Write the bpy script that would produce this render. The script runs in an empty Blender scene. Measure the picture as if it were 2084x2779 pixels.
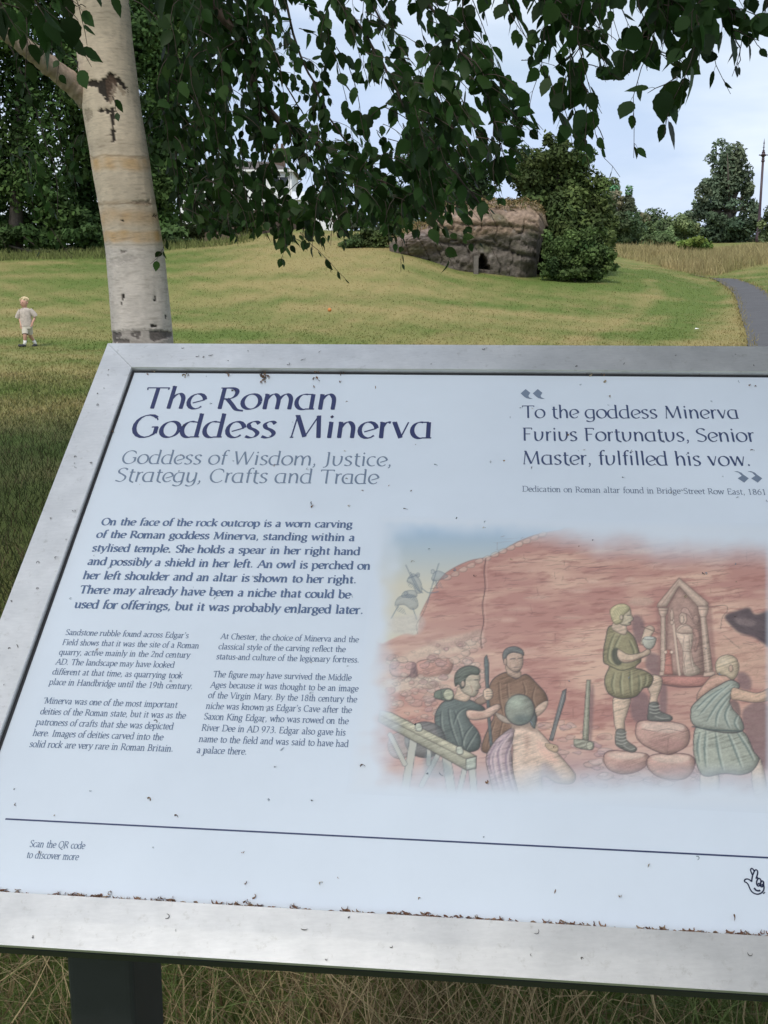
import bpy, bmesh, math, random
import numpy as np
from mathutils import Vector, Matrix
R_ = math.radians
scene = bpy.context.scene
col = scene.collection
# ------------------------------------------------------------------ camera
EYE = 1.35
F0 = 3000/2779*1024                     # focal length in pixels of the 768 x 1024 frame
PITCH = math.atan((1389.5-800)/3000)
cam = bpy.data.cameras.new("camera")
cam.lens = 36*3000/2779; cam.sensor_width = 36; cam.clip_start = .05; cam.clip_end = 4000
camo = bpy.data.objects.new("camera", cam); col.objects.link(camo)
camo.location = (0, 0, EYE); camo.rotation_euler = (math.pi/2-PITCH, 0, 0)
scene.camera = camo
# ------------------------------------------------------------------ sky and sun
SUN_EL, SUN_AZ = R_(52), R_(200)        # azimuth clockwise from +Y: high, behind the viewer
world = bpy.data.worlds.new("World"); scene.world = world; world.use_nodes = True
nt = world.node_tree; N = nt.nodes; Lk = nt.links
bg = N["Background"]; bg.inputs[1].default_value = .1
sky = N.new("ShaderNodeTexSky"); sky.sky_type = 'NISHITA'; sky.sun_disc = False
sky.sun_elevation = SUN_EL; sky.sun_rotation = SUN_AZ; sky.air_density = 1.0; sky.dust_density = 1.5
tc = N.new("ShaderNodeTexCoord"); mp = N.new("ShaderNodeMapping"); mp.inputs['Scale'].default_value = (1.0, 1.0, 3.4)
mp.inputs['Location'].default_value = (3.1, 1.7, .35)
cn = N.new("ShaderNodeTexNoise"); cn.inputs['Scale'].default_value = 1.7; cn.inputs['Detail'].default_value = 6; cn.inputs['Roughness'].default_value = .5
cr = N.new("ShaderNodeMapRange"); cr.inputs[1].default_value = .34; cr.inputs[2].default_value = .62; cr.inputs[3].default_value = .45; cr.inputs[4].default_value = .97
cn2 = N.new("ShaderNodeTexNoise"); cn2.inputs['Scale'].default_value = 1.9; cn2.inputs['Detail'].default_value = 6
cc = N.new("ShaderNodeValToRGB"); cc.color_ramp.elements[0].color = (5.1, 6.1, 8.0, 1); cc.color_ramp.elements[1].color = (8.2, 8.8, 9.6, 1)
cc.color_ramp.elements[0].position = .42; cc.color_ramp.elements[1].position = .57
mx = N.new("ShaderNodeMix"); mx.data_type = 'RGBA'
Lk.new(tc.outputs['Generated'], mp.inputs[0]); Lk.new(mp.outputs[0], cn.inputs[0]); Lk.new(mp.outputs[0], cn2.inputs[0])
Lk.new(cn.outputs[0], cr.inputs[0]); Lk.new(cr.outputs[0], mx.inputs[0]); Lk.new(sky.outputs[0], mx.inputs[6])
Lk.new(cn2.outputs[0], cc.inputs[0]); Lk.new(cc.outputs[0], mx.inputs[7]); Lk.new(mx.outputs[2], bg.inputs[0])
sun = bpy.data.lights.new("sun", 'SUN'); sun.energy = 2.0; sun.angle = R_(11); sun.color = (1, .95, .86)
suno = bpy.data.objects.new("sun", sun); col.objects.link(suno); suno.location = (0, 0, 30)
suno.rotation_euler = (math.pi/2-SUN_EL, 0, math.pi-SUN_AZ)
scene.view_settings.view_transform = 'Standard'; scene.view_settings.look = 'None'
scene.view_settings.gamma = 1; scene.view_settings.use_curve_mapping = False
scene.view_settings.exposure = 0.36
scene.render.engine = 'CYCLES'; scene.cycles.use_denoising = True; scene.cycles.max_bounces = 8
scene.cycles.transparent_max_bounces = 16
# ------------------------------------------------------------------ helpers
def sray(x, row):
    a = (x-384)/F0; b = (row-512)/F0
    c, s = math.cos(PITCH), math.sin(PITCH)
    return Vector((a, c-b*s, -s-b*c))
def at(x, row, D):
    """the point of the place seen at (x, row) of the frame, D metres ahead"""
    d = sray(x, row); return Vector((0, 0, EYE))+d*(D/d.y)
def to_px(P):
    P = np.asarray(P, float); q = P-np.array([0, 0, EYE]); c, s = math.cos(PITCH), math.sin(PITCH)
    z = q[..., 1]*c-q[..., 2]*s; y = -q[..., 1]*s-q[..., 2]*c
    return 384+F0*q[..., 0]/z, 512+F0*y/z
def tag(o, label=None, cat=None, group=None, kind=None):
    if label: o['label'] = label
    if cat: o['category'] = cat
    if group: o['group'] = group
    if kind: o['kind'] = kind
    return o
def empty(name, loc, label, cat, group=None):
    o = bpy.data.objects.new(name, None); col.objects.link(o); o.location = loc; o.empty_display_size = .2
    return tag(o, label, cat, group)
def mesh(name, V, F, mat, parent=None, color=None, smooth=False, base=None):
    """one mesh object; V in world coordinates, made local to its thing"""
    V = np.asarray(V, float).reshape(-1, 3)
    off = np.zeros(3)
    if parent is not None:
        p = parent
        while p is not None: off = off+np.array(p.location); p = p.parent
    if base is not None: off = np.asarray(base, float)
    me = bpy.data.meshes.new(name)
    if isinstance(F, np.ndarray):
        n, k = F.shape
        me.vertices.add(len(V)); me.vertices.foreach_set('co', (V-off).astype(np.float32).ravel())
        me.loops.add(n*k); me.loops.foreach_set('vertex_index', F.astype(np.int32).ravel())
        me.polygons.add(n); me.polygons.foreach_set('loop_start', (np.arange(n)*k).astype(np.int32))
        me.update(calc_edges=True)
    else:
        me.from_pydata([tuple(v) for v in (V-off)], [], F); me.update()
    if color is not None:
        ca = me.color_attributes.new('tone', 'FLOAT_COLOR', 'POINT')
        c = np.ones((len(V), 4), np.float32); c[:, :3] = np.asarray(color, np.float32).reshape(-1, 3) if np.ndim(color) > 1 else color
        ca.data.foreach_set('color', c.ravel())
    if smooth: me.polygons.foreach_set('use_smooth', np.ones(len(me.polygons), bool))
    if mat: me.materials.append(mat)
    o = bpy.data.objects.new(name, me); col.objects.link(o)
    if parent is not None: o.parent = parent
    elif base is not None: o.location = base
    return o
class MB:
    def __init__(s): s.v = []; s.f = []; s.c = []
    def add(s, V, F, c=None):
        b = len(s.v); s.v += [tuple(v) for v in V]; s.f += [tuple(i+b for i in f) for f in F]; s.c += [c or (1, 1, 1)]*len(V)
    def box(s, x0, y0, z0, x1, y1, z1, M=None, c=None):
        V = [Vector(p) for p in ((x0, y0, z0), (x1, y0, z0), (x1, y1, z0), (x0, y1, z0), (x0, y0, z1), (x1, y0, z1), (x1, y1, z1), (x0, y1, z1))]
        if M is not None: V = [M @ p for p in V]
        s.add(V, [(0, 3, 2, 1), (4, 5, 6, 7), (0, 1, 5, 4), (1, 2, 6, 5), (2, 3, 7, 6), (3, 0, 4, 7)], c)
    def tube(s, pts, rad, n=8, c=None, cap=True):
        pts = [Vector(p) for p in pts]; b = len(s.v); up = Vector((.3, .9, .2)); m = len(pts)
        for i, p in enumerate(pts):
            t = (pts[min(i+1, m-1)]-pts[max(i-1, 0)]).normalized(); a = t.cross(up)
            if a.length < 1e-4: a = t.cross(Vector((1, 0, 0)))
            a.normalize(); e = t.cross(a); r = rad[i] if hasattr(rad, '__len__') else rad
            for k in range(n):
                w = 2*math.pi*k/n; s.v.append(tuple(p+a*(math.cos(w)*r)+e*(math.sin(w)*r))); s.c.append(c or (1, 1, 1))
        for i in range(m-1):
            for k in range(n): s.f.append((b+i*n+k, b+i*n+(k+1) % n, b+(i+1)*n+(k+1) % n, b+(i+1)*n+k))
        if cap: s.f.append(tuple(b+k for k in range(n))[::-1]); s.f.append(tuple(b+(m-1)*n+k for k in range(n)))
    def lathe(s, o, prof, n=12, c=None):
        b = len(s.v)
        for r, z in prof:
            for k in range(n): w = 2*math.pi*k/n; s.v.append((o[0]+r*math.cos(w), o[1]+r*math.sin(w), o[2]+z)); s.c.append(c or (1, 1, 1))
        for i in range(len(prof)-1):
            for k in range(n): s.f.append((b+i*n+k, b+i*n+(k+1) % n, b+(i+1)*n+(k+1) % n, b+(i+1)*n+k))
        s.f.append(tuple(b+k for k in range(n))[::-1]); s.f.append(tuple(b+(len(prof)-1)*n+k for k in range(n)))
    def ball(s, o, r, n=10, m=7, M=None, c=None):
        b = len(s.v); r = r if hasattr(r, '__len__') else (r, r, r)
        for i in range(m+1):
            ph = math.pi*(i/m-.5)
            for k in range(n):
                w = 2*math.pi*k/n; p = Vector((r[0]*math.cos(ph)*math.cos(w), r[1]*math.cos(ph)*math.sin(w), r[2]*math.sin(ph)))
                if M is not None: p = M @ p
                s.v.append(tuple(Vector(o)+p)); s.c.append(c or (1, 1, 1))
        for i in range(m):
            for k in range(n): s.f.append((b+i*n+k, b+i*n+(k+1) % n, b+(i+1)*n+(k+1) % n, b+(i+1)*n+k))
    def build(s, name, mat, parent=None, smooth=False, color=False, base=None):
        return mesh(name, s.v, s.f, mat, parent, s.c if color else None, smooth, base)
def mat(name, base=(.5, .5, .5), rough=.8, metal=0., spec=.5, attr=False, var=0., vscale=5., bump=0., bscale=20., trans=0., coords='Object', stretch=(1, 1, 1), bdist=.02):
    m = bpy.data.materials.new(name); m.use_nodes = True; t = m.node_tree; B = t.nodes['Principled BSDF']
    B.inputs['Roughness'].default_value = rough; B.inputs['Metallic'].default_value = metal; B.inputs['Specular IOR Level'].default_value = spec
    c = t.nodes.new('ShaderNodeTexCoord'); mp = t.nodes.new('ShaderNodeMapping'); mp.inputs['Scale'].default_value = stretch
    t.links.new(c.outputs[coords], mp.inputs[0])
    src = None
    if attr:
        a = t.nodes.new('ShaderNodeAttribute'); a.attribute_name = 'tone'
        k = t.nodes.new('ShaderNodeMix'); k.data_type = 'RGBA'; k.blend_type = 'MULTIPLY'; k.inputs[0].default_value = 1; k.inputs[7].default_value = (*base, 1)
        t.links.new(a.outputs[0], k.inputs[6]); src = k.outputs[2]
    if var:
        n = t.nodes.new('ShaderNodeTexNoise'); n.inputs['Scale'].default_value = vscale; n.inputs['Detail'].default_value = 8; n.inputs['Roughness'].default_value = .6
        t.links.new(mp.outputs[0], n.inputs[0])
        r = t.nodes.new('ShaderNodeMapRange'); r.inputs[1].default_value = .25; r.inputs[2].default_value = .75; r.inputs[3].default_value = 1-var; r.inputs[4].default_value = 1+var
        t.links.new(n.outputs[0], r.inputs[0])
        k = t.nodes.new('ShaderNodeMix'); k.data_type = 'RGBA'; k.blend_type = 'MULTIPLY'; k.inputs[0].default_value = 1
        if src: t.links.new(src, k.inputs[6])
        else: k.inputs[6].default_value = (*base, 1)
        t.links.new(r.outputs[0], k.inputs[7]); src = k.outputs[2]
    if src: t.links.new(src, B.inputs['Base Color'])
    else: B.inputs['Base Color'].default_value = (*base, 1)
    if bump:
        n = t.nodes.new('ShaderNodeTexNoise'); n.inputs['Scale'].default_value = bscale; n.inputs['Detail'].default_value = 6
        b = t.nodes.new('ShaderNodeBump'); b.inputs['Strength'].default_value = bump; b.inputs['Distance'].default_value = bdist
        t.links.new(mp.outputs[0], n.inputs[0]); t.links.new(n.outputs[0], b.inputs['Height']); t.links.new(b.outputs[0], B.inputs['Normal'])
    if trans:
        T = t.nodes.new('ShaderNodeBsdfTranslucent'); X = t.nodes.new('ShaderNodeMixShader'); X.inputs[0].default_value = trans
        if src: t.links.new(src, T.inputs[0])
        else: T.inputs[0].default_value = (*base, 1)
        t.links.new(B.outputs[0], X.inputs[1]); t.links.new(T.outputs[0], X.inputs[2]); t.links.new(X.outputs[0], t.nodes['Material Output'].inputs[0])
    return m
def interp2(xs, ys, T, x, y):
    """smooth bilinear table look-up"""
    x = np.clip(x, xs[0], xs[-1]); y = np.clip(y, ys[0], ys[-1])
    i = np.clip(np.searchsorted(xs, x, 'right')-1, 0, len(xs)-2); j = np.clip(np.searchsorted(ys, y, 'right')-1, 0, len(ys)-2)
    u = (x-xs[i])/(xs[i+1]-xs[i]); v = (y-ys[j])/(ys[j+1]-ys[j]); u = u*u*(3-2*u)*.6+u*.4
    return (T[j, i]*(1-u)+T[j, i+1]*u)*(1-v)+(T[j+1, i]*(1-u)+T[j+1, i+1]*u)*v
# ------------------------------------------------------------------ printed illustration
# The panel's colour print is painted here as an array (illustration units: 1659 x 1255) and then
# carried as a colour attribute by the fine mesh of the print.
PW, PH = 830, 628
prng = np.random.default_rng(5)
def vnoise(w, h, cx, cy, seed):
    g = np.random.default_rng(seed).random((int(h/cy)+3, int(w/cx)+3))
    yy, xx = np.mgrid[0:h, 0:w]
    fx, fy = xx/cx, yy/cy
    ix, iy = fx.astype(int), fy.astype(int)
    fx, fy = fx-ix, fy-iy
    fx, fy = fx*fx*(3-2*fx), fy*fy*(3-2*fy)
    return (g[iy, ix]*(1-fx)+g[iy, ix+1]*fx)*(1-fy)+(g[iy+1, ix]*(1-fx)+g[iy+1, ix+1]*fx)*fy
def fnoise(w, h, cx, cy, seed, o=4):
    s = 0; a = 1; t = 0
    for k in range(o):
        s = s+a*vnoise(w, h, max(1.01, cx/2**k), max(1.01, cy/2**k), seed+k*17); t += a; a *= .55
    return s/t
def blur(m, r):
    if r < 1: return m
    k = np.ones(2*r+1)/(2*r+1)
    for _ in range(2):
        m = np.apply_along_axis(lambda v: np.convolve(np.pad(v, r, 'edge'), k, 'valid'), 0, m)
        m = np.apply_along_axis(lambda v: np.convolve(np.pad(v, r, 'edge'), k, 'valid'), 1, m)
    return m
def crom(pts, closed=True, n=5):
    p = np.array(pts, float); N = len(p); out = []
    for i in range(N if closed else N-1):
        if closed: a, b, c, d = p[i-1], p[i], p[(i+1) % N], p[(i+2) % N]
        else: a, b, c, d = p[max(i-1, 0)], p[i], p[i+1], p[min(i+2, N-1)]
        for t in np.arange(n)/n:
            out.append(.5*((2*b)+(c-a)*t+(2*a-5*b+4*c-d)*t*t+(3*b-a-3*c+d)*t**3))
    if not closed: out.append(p[-1])
    return np.array(out)
C_ = np.zeros((PH, PW, 3))
def mask(pts, ss=2):
    q = np.array(pts, float)*.5
    x0, y0 = np.floor(q.min(0)).astype(int)-1; x1, y1 = np.ceil(q.max(0)).astype(int)+2
    x0, y0, x1, y1 = max(x0, 0), max(y0, 0), min(x1, PW), min(y1, PH)
    if x1 <= x0 or y1 <= y0: return None
    n = ss
    xs = x0+(np.arange((x1-x0)*n)+.5)/n; ys = y0+(np.arange((y1-y0)*n)+.5)/n
    m = np.zeros((len(ys), len(xs)), bool)
    for (ax, ay), (bx, by) in zip(q, np.roll(q, -1, 0)):
        if ay == by: continue
        r = (ys >= min(ay, by)) & (ys < max(ay, by))
        if not r.any(): continue
        xi = ax+(ys[r]-ay)*(bx-ax)/(by-ay)
        m[r] ^= xs[None, :] > xi[:, None]
    m = m.reshape(y1-y0, n, x1-x0, n).mean((1, 3))
    return m, (slice(y0, y1), slice(x0, x1))
TEX = None; HAT = None
def fill(pts, col, a=1., soft=0, smooth=True, tex=.10, lit=0., out=True, ow=2.2, oc=(72, 68, 72), oa=.6):
    q = crom(pts) if smooth else np.array(pts, float)
    r = mask(q)
    if r is None: return
    m, s = r
    if soft:
        full = np.zeros((PH, PW)); full[s] = m; full = blur(full, soft); m = full; s = (slice(0, PH), slice(0, PW))
    c = np.array(col, float)[None, None, :]*(1+tex*(TEX[s][..., None]-.5)*3)
    if lit:                                     # the artist's modelling of the form
        x = np.linspace(-1, 1, m.shape[1])[None, :, None]; y = np.linspace(-1, 1, m.shape[0])[:, None, None]
        c = c*(1-lit*(.75*x+.45*y))
    if HAT is not None and not soft and m.sum() > 120: c = c*(1-.24*HAT[s][..., None])
    if out and not soft and m.sum() > 40:        # form drawn with tone: dark towards the contour, lit from upper left
        b_ = int(np.clip(np.sqrt(m.sum())*.10, 1, 7)); e_ = blur(np.pad(m, b_*2), b_)
        lt = e_[b_:-3*b_, b_:-3*b_] if b_ else e_; rb_ = e_[3*b_:e_.shape[0]-b_, 3*b_:e_.shape[1]-b_]
        md = e_[2*b_:-2*b_, 2*b_:-2*b_]
        c = c*(1-.34*np.clip(1-md, 0, 1)-.24*(1-rb_)*.8+.10*np.clip(1-lt, 0, 1))[..., None]
    m = (m*a)[..., None]
    C_[s] = C_[s]*(1-m)+np.clip(c, 0, 255)*m
    if out: line(np.vstack([q, q[:1]]), oc, ow, oa, smooth=False)
def line(pts, col, w=2., a=.7, smooth=True, taper=False):
    q = crom(pts, False) if smooth else np.array(pts, float)
    q = q*.5; w = w*.5
    L = np.concatenate([[0], np.cumsum(np.hypot(*np.diff(q, axis=0).T))])
    n = max(2, int(L[-1]/.45))
    t = np.linspace(0, L[-1], n)
    X = np.interp(t, L, q[:, 0]); Y = np.interp(t, L, q[:, 1])
    R = int(np.ceil(w/2+1.2))
    acc = {}
    x0, y0 = int(X.min())-R-1, int(Y.min())-R-1; x1, y1 = int(X.max())+R+2, int(Y.max())+R+2
    m = np.zeros((y1-y0, x1-x0))
    ww = np.full(n, w/2) if not taper else w/2*np.sin(np.linspace(.05, 1, n)*np.pi)**.6
    for x, y, h in zip(X, Y, ww):
        ix, iy = int(x), int(y)
        xs = np.arange(ix-R, ix+R+1); ys = np.arange(iy-R, iy+R+1)
        d = np.hypot(xs[None]+.5-x, ys[:, None]+.5-y)
        v = np.clip(h+.5-d, 0, 1)*min(1, h*2+.25)
        sl = (slice(iy-R-y0, iy+R+1-y0), slice(ix-R-x0, ix+R+1-x0))
        m[sl] = np.maximum(m[sl], v)
    cx0, cy0, cx1, cy1 = max(x0, 0), max(y0, 0), min(x1, PW), min(y1, PH)
    if cx1 <= cx0 or cy1 <= cy0: return
    m = m[cy0-y0:cy1-y0, cx0-x0:cx1-x0, None]*a
    s = (slice(cy0, cy1), slice(cx0, cx1))
    C_[s] = C_[s]*(1-m)+np.array(col, float)*m
def ell(cx, cy, rx, ry, n=20, rot=0):
    t = np.arange(n)/n*2*np.pi; x = rx*np.cos(t); y = ry*np.sin(t); c, s_ = np.cos(rot), np.sin(rot)
    return np.stack([cx+c*x-s_*y, cy+s_*x+c*y], 1)
def folds(lines, dark, light, w=5):
    for l in lines:
        line(l, dark, w, .55, taper=True)
        line([(x+w*.9, y) for x, y in l], light, w*.9, .5, taper=True)
def paint():
    global C_, TEX, HAT
    TEX = .6*fnoise(PW, PH, 14, 5, 3, 3)+.4*vnoise(PW, PH, 2, 2, 9)
    yy, xx = np.mgrid[0:PH, 0:PW]; X, Y = xx*2., yy*2.
    hn = fnoise(PW+PH, PH, 26, 1.6, 12, 2); hb = fnoise(PW, PH, 40, 40, 14, 2); HAT = np.clip((hn[(yy+xx//3) % PH, (xx+yy)]-.45)*4, 0, 1)*np.clip((hb-.3)*2.2, .1, 1)
    white = np.array([196, 211, 226.])
    # sky
    t = np.clip((Y-60)/260, 0, 1)[..., None]
    sky = np.array([138, 176, 212])*(1-t)+np.array([198, 196, 176])*t
    C_[:] = sky
    # the rock face with its bedding
    wv = 14*np.sin(X/330)+Y*0
    yb = (Y+.10*X+wv)
    st = np.zeros((PH, PW)); nz = fnoise(PW, PH, 120, 12, 21, 5); nb = fnoise(PW, PH, 160, 70, 33, 4); nf = fnoise(PW, PH, 30, 5, 41, 3)
    sh = ((xx*.10).astype(int))
    idx = np.clip(yy+sh-40, 0, PH-1)
    nz = nz[idx, xx]; nf = nf[idx, xx]
    c1, c2, c3 = np.array([182, 128, 116.]), np.array([212, 172, 148.]), np.array([156, 98, 90.])
    k = np.clip((nb-.5)*3.2+.45+(nz-.5)*1.6, 0, 1)[..., None]; k2 = np.clip((nf-.56)*5, 0, 1)[..., None]*.55
    rock = (c1*(1-k)+c2*k); rock = rock*(1-k2)+c3*k2
    # redder in the upper middle, paler at lower left
    pl = np.exp(-((X-250)/300)**2-((Y-640)/170)**2)[..., None]
    rock = rock*(1-.55*pl)+np.array([201, 178, 160.])*.55*pl
    pp = np.clip((Y-930)/160, 0, 1)[..., None]*.6
    rock = rock*(1-pp)+np.array([176, 158, 164.])*pp
    dk = np.exp(-((X-1250)/260)**2-((Y-830)/130)**2)[..., None]*.35
    rock = rock*(1-dk)+np.array([150, 100, 98.])*dk
    rp = [(200, 520), (215, 440), (250, 370), (300, 290), (345, 252), (420, 217), (490, 203), (550, 178), (620, 138), (700, 108), (800, 88), (900, 76), (1659, 66), (1700, 66), (1700, 1300), (-20, 1300), (-20, 600), (60, 560), (150, 520)]
    m, s = mask(crom(rp)); M = np.zeros((PH, PW)); M[s] = m; M = blur(M, 1)[..., None]
    C_[:] = C_*(1-M)+rock*M
    C_[:] = C_*1.0
    line(rp[1:13], (120, 88, 86), 3, .6)
    lite = (214, 196, 176)
    for i in range(13):
        x, y = 310+i*33, 283-i*15+prng.uniform(-6, 6)
        if i > 5: y = 205-(i-5)*14
        fill([(x, y), (x+20, y-12), (x+34, y-6), (x+28, y+8), (x+6, y+10)], lite, .45, ow=1.5, oa=.4)
    # left lower slope of rubble
    fill([(60, 640), (170, 600), (280, 550), (400, 520), (470, 505), (468, 570), (380, 600), (250, 615), (120, 650)], (203, 182, 160), .7, soft=3, out=False)
    fill([(130, 640), (190, 640), (185, 690), (130, 700), (95, 690), (90, 650)], (196, 158, 148), .8)
    fill([(200, 640), (260, 625), (340, 622), (352, 650), (330, 690), (270, 705), (205, 700)], (186, 138, 124), .85, lit=.1)
    fill([(180, 640), (196, 645), (205, 690), (180, 715), (130, 715), (170, 690)], (110, 88, 92), .7, out=False)
    fill([(60, 715), (150, 705), (250, 700), (330, 690), (350, 700), (250, 735), (120, 760), (50, 765)], (205, 190, 170), .7, soft=2, out=False)
    for i in range(150):
        x = prng.uniform(90, 480); y = 560+.28*(480-x)+prng.uniform(-50, 250)
        r = prng.uniform(6, 20)
        if y > 980: continue
        e = ell(x, y, r*1.3, r*.8, 7, prng.uniform(-.4, .2))*1+prng.uniform(-3, 3, (7, 2))
        fill(e, [(201, 176, 158), (188, 150, 140), (178, 140, 138), (206, 190, 172)][prng.integers(4)], prng.uniform(.2, .6), ow=1.4, oa=.4)
    for i in range(120):                        # rubble underfoot
        x = prng.uniform(680, 1640); y = prng.uniform(890 if x < 1000 else 1040, 1180)
        r = prng.uniform(7, 24)
        e = ell(x, y, r*1.5, r*.6, 7, prng.uniform(-.2, .2))+prng.uniform(-4, 4, (7, 2))
        fill(e, [(192, 160, 150), (176, 140, 140), (168, 140, 150), (200, 180, 176)][prng.integers(4)], prng.uniform(.2, .55), ow=1.4, oa=.4)
    # pen lines along the bedding
    for i in range(900):
        x = prng.uniform(230, 1659); y = prng.uniform(110, 900); L = prng.uniform(15, 110)
        if x < 500 and (y < 330 or y > 540): continue
        sl = -.08+.05*np.sin(x/300)
        p = [(x+L*u, y+sl*L*u+prng.uniform(-2.5, 2.5)) for u in (0, .25, .5, .75, 1)]
        line(p, (96, 62, 64), prng.uniform(1.0, 2.4), prng.uniform(.15, .6), taper=True)
    for i in range(70):                         # joints across the beds
        x = prng.uniform(500, 1650); y = prng.uniform(140, 860); L = prng.uniform(12, 60)
        line([(x, y), (x+prng.uniform(-5, 5), y+L*.4), (x+prng.uniform(-9, 9), y+L*.7), (x+prng.uniform(-9, 9), y+L)], (104, 66, 64), 2, prng.uniform(.2, .5), taper=True)
    for i in range(26):                         # pale worn ledges
        x = prng.uniform(480, 1600); y = prng.uniform(130, 850); L = prng.uniform(40, 150)
        fill([(x, y), (x+L*.5, y-7-L*.04), (x+L, y-4), (x+L*.7, y+6), (x+L*.2, y+7)], (216, 186, 164), prng.uniform(.2, .5), soft=2, out=False)
    for i in range(36):
        x = prng.uniform(1420, 1650); y = prng.uniform(560, 760); L = prng.uniform(15, 50)
        line([(x, y), (x+L*.5, y+prng.uniform(-8, 8)), (x+L, y+prng.uniform(-14, 10))], (110, 74, 70), 1.6, .5)
    fill([(1440, 560), (1530, 540), (1659, 600), (1659, 740), (1560, 700), (1450, 640)], (204, 168, 140), .45, soft=8, out=False)
    crack = [(487, 208), (480, 260), (484, 330), (473, 400), (478, 470), (466, 530), (470, 580)]
    line(crack, (82, 60, 62), 4, .75); line([(x+9, y) for x, y in crack], (208, 178, 158), 5, .35)
    line([(245, 390), (225, 440), (200, 480), (205, 520)], (96, 80, 84), 3, .6)
    fill([(245, 545), (330, 555), (460, 500), (465, 520), (340, 580), (245, 565)], (150, 112, 108), .35, soft=2, out=False)
    fill([(1100, 370), (1180, 375), (1170, 405), (1080, 400)], (206, 184, 158), .5, soft=3, out=False)
    # far figures with picks and ropes, upper left
    gb = (118, 134, 148)
    for p in ([(160, 300), (185, 270), (215, 300), (222, 345), (200, 350), (185, 318)], [(110, 400), (130, 365), (190, 360), (205, 405), (180, 420), (150, 400)], [(262, 290), (285, 258), (330, 280), (300, 295), (275, 300)], [(150, 345), (190, 340), (200, 365), (140, 368)]):
        fill(p, gb, .4, ow=2, oc=(80, 96, 112), oa=.6); [line([(p[0][0]+i_*7, p[0][1]+i_*3), (p[0][0]+i_*7+10, p[0][1]+i_*3+26)], (84, 98, 112), 2, .5) for i_ in range(6)]
    for e in ((205, 276, 8, 9), (267, 262, 8, 9), (155, 352, 8, 9)): fill(ell(*e), (150, 160, 166), .5, oc=(80, 96, 112))
    for l in ([(155, 235), (200, 330), (225, 350)], [(292, 228), (270, 300), (245, 390)], [(125, 400), (95, 455)], [(185, 415), (200, 460)], [(220, 330), (250, 350), (290, 345)], [(165, 290), (205, 275)], [(175, 265), (215, 345)], [(280, 300), (285, 330)]):
        line(l, (92, 108, 122), 4, .65)
    fill([(95, 455), (200, 440), (235, 470), (205, 520), (120, 520), (80, 490)], (188, 184, 178), .5, soft=3, out=False)
    # shadows on the rock
    shd = (118, 94, 96)
    for p in ([(1095, 452), (1125, 445), (1146, 480), (1142, 540), (1120, 560), (1100, 520)], [(1165, 600), (1215, 620), (1218, 700), (1180, 690), (1150, 650)], [(1090, 800), (1130, 760), (1165, 790), (1165, 880), (1120, 890), (1092, 860)], [(1216, 740), (1238, 740), (1235, 870), (1205, 850)], [(1530, 690), (1560, 680), (1588, 710), (1585, 750), (1545, 745)], [(1560, 830), (1659, 820), (1659, 1080), (1600, 1010), (1560, 920)], [(925, 745), (935, 760), (926, 960), (915, 950)]):
        fill(p, shd, .75, soft=2, out=False)
    # cave mouth
    fill([(1480, 445), (1530, 425), (1580, 412), (1605, 440), (1659, 425), (1700, 430), (1700, 590), (1640, 560), (1600, 535), (1540, 515), (1500, 480)], (78, 68, 74), .9, soft=2, out=False)
    fill([(1520, 455), (1560, 452), (1610, 470), (1590, 490), (1535, 480)], (150, 130, 126), .5, soft=2, out=False)
    for i in range(26):
        x = prng.uniform(1470, 1640); y = prng.uniform(420, 560)
        line([(x, y), (x+40, y+prng.uniform(4, 30))], (60, 52, 60), 2, .4)
    line([(1410, 410), (1480, 402), (1490, 425), (1470, 450), (1462, 500)], (90, 66, 66), 2.5, .6)
    # shrine
    st1, st2, st3 = (196, 168, 148), (172, 138, 124), (206, 182, 160)
    oc = (104, 80, 76)
    fill([(1290, 285), (1300, 288), (1418, 392), (1425, 420), (1446, 700), (1205, 700), (1196, 420), (1205, 390)], (140, 100, 94), .55, soft=2, smooth=False, out=False)
    fill([(1244, 412), (1290, 325), (1372, 405), (1395, 692), (1236, 692)], st2, .95, smooth=False, oc=oc)
    fill([(1290, 288), (1412, 392), (1410, 408), (1368, 408), (1290, 322), (1240, 408), (1198, 410), (1200, 396)], st1, 1, smooth=False, oc=oc, ow=3)
    line([(1290, 305), (1395, 400)], st3, 7, .5, smooth=False); line([(1288, 303), (1215, 402)], (150, 118, 108), 4, .5, smooth=False)
    for p in ([(1203, 412), (1246, 412), (1240, 436), (1234, 448), (1240, 690), (1212, 690), (1214, 448), (1207, 436)], [(1368, 406), (1414, 406), (1408, 436), (1402, 448), (1432, 690), (1396, 694), (1378, 448), (1372, 436)]):
        fill(p, st1, 1, smooth=False, oc=oc, ow=3, lit=.08)
    for a, b in (((1204, 424), (1244, 424)), ((1214, 450), (1236, 450)), ((1370, 420), (1412, 420)), ((1378, 450), (1404, 450))): line([a, b], oc, 3, .6, smooth=False)
    line([(1224, 455), (1226, 685)], st3, 7, .6, smooth=False); line([(1389, 455), (1412, 685)], st3, 8, .6, smooth=False)
    line([(1236, 455), (1239, 685)], (130, 100, 94), 4, .6, smooth=False)
    fill([(1208, 676), (1244, 676), (1244, 694), (1208, 694)], st1, 1, smooth=False, oc=oc); fill([(1392, 680), (1438, 676), (1440, 696), (1390, 698)], st1, 1, smooth=False, oc=oc)
    fill([(1210, 698), (1400, 698), (1440, 700), (1380, 738), (1300, 738), (1222, 726)], (188, 128, 116), 1, oc=oc, ow=3)
    line([(1215, 730), (1300, 742), (1380, 738)], (70, 50, 54), 5, .6)
    fill([(1276, 520), (1292, 486), (1326, 482), (1348, 505), (1346, 560), (1340, 590), (1352, 640), (1378, 668), (1366, 690), (1310, 690), (1306, 600), (1296, 560)], st3, 1, oc=oc, lit=.12)
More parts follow.
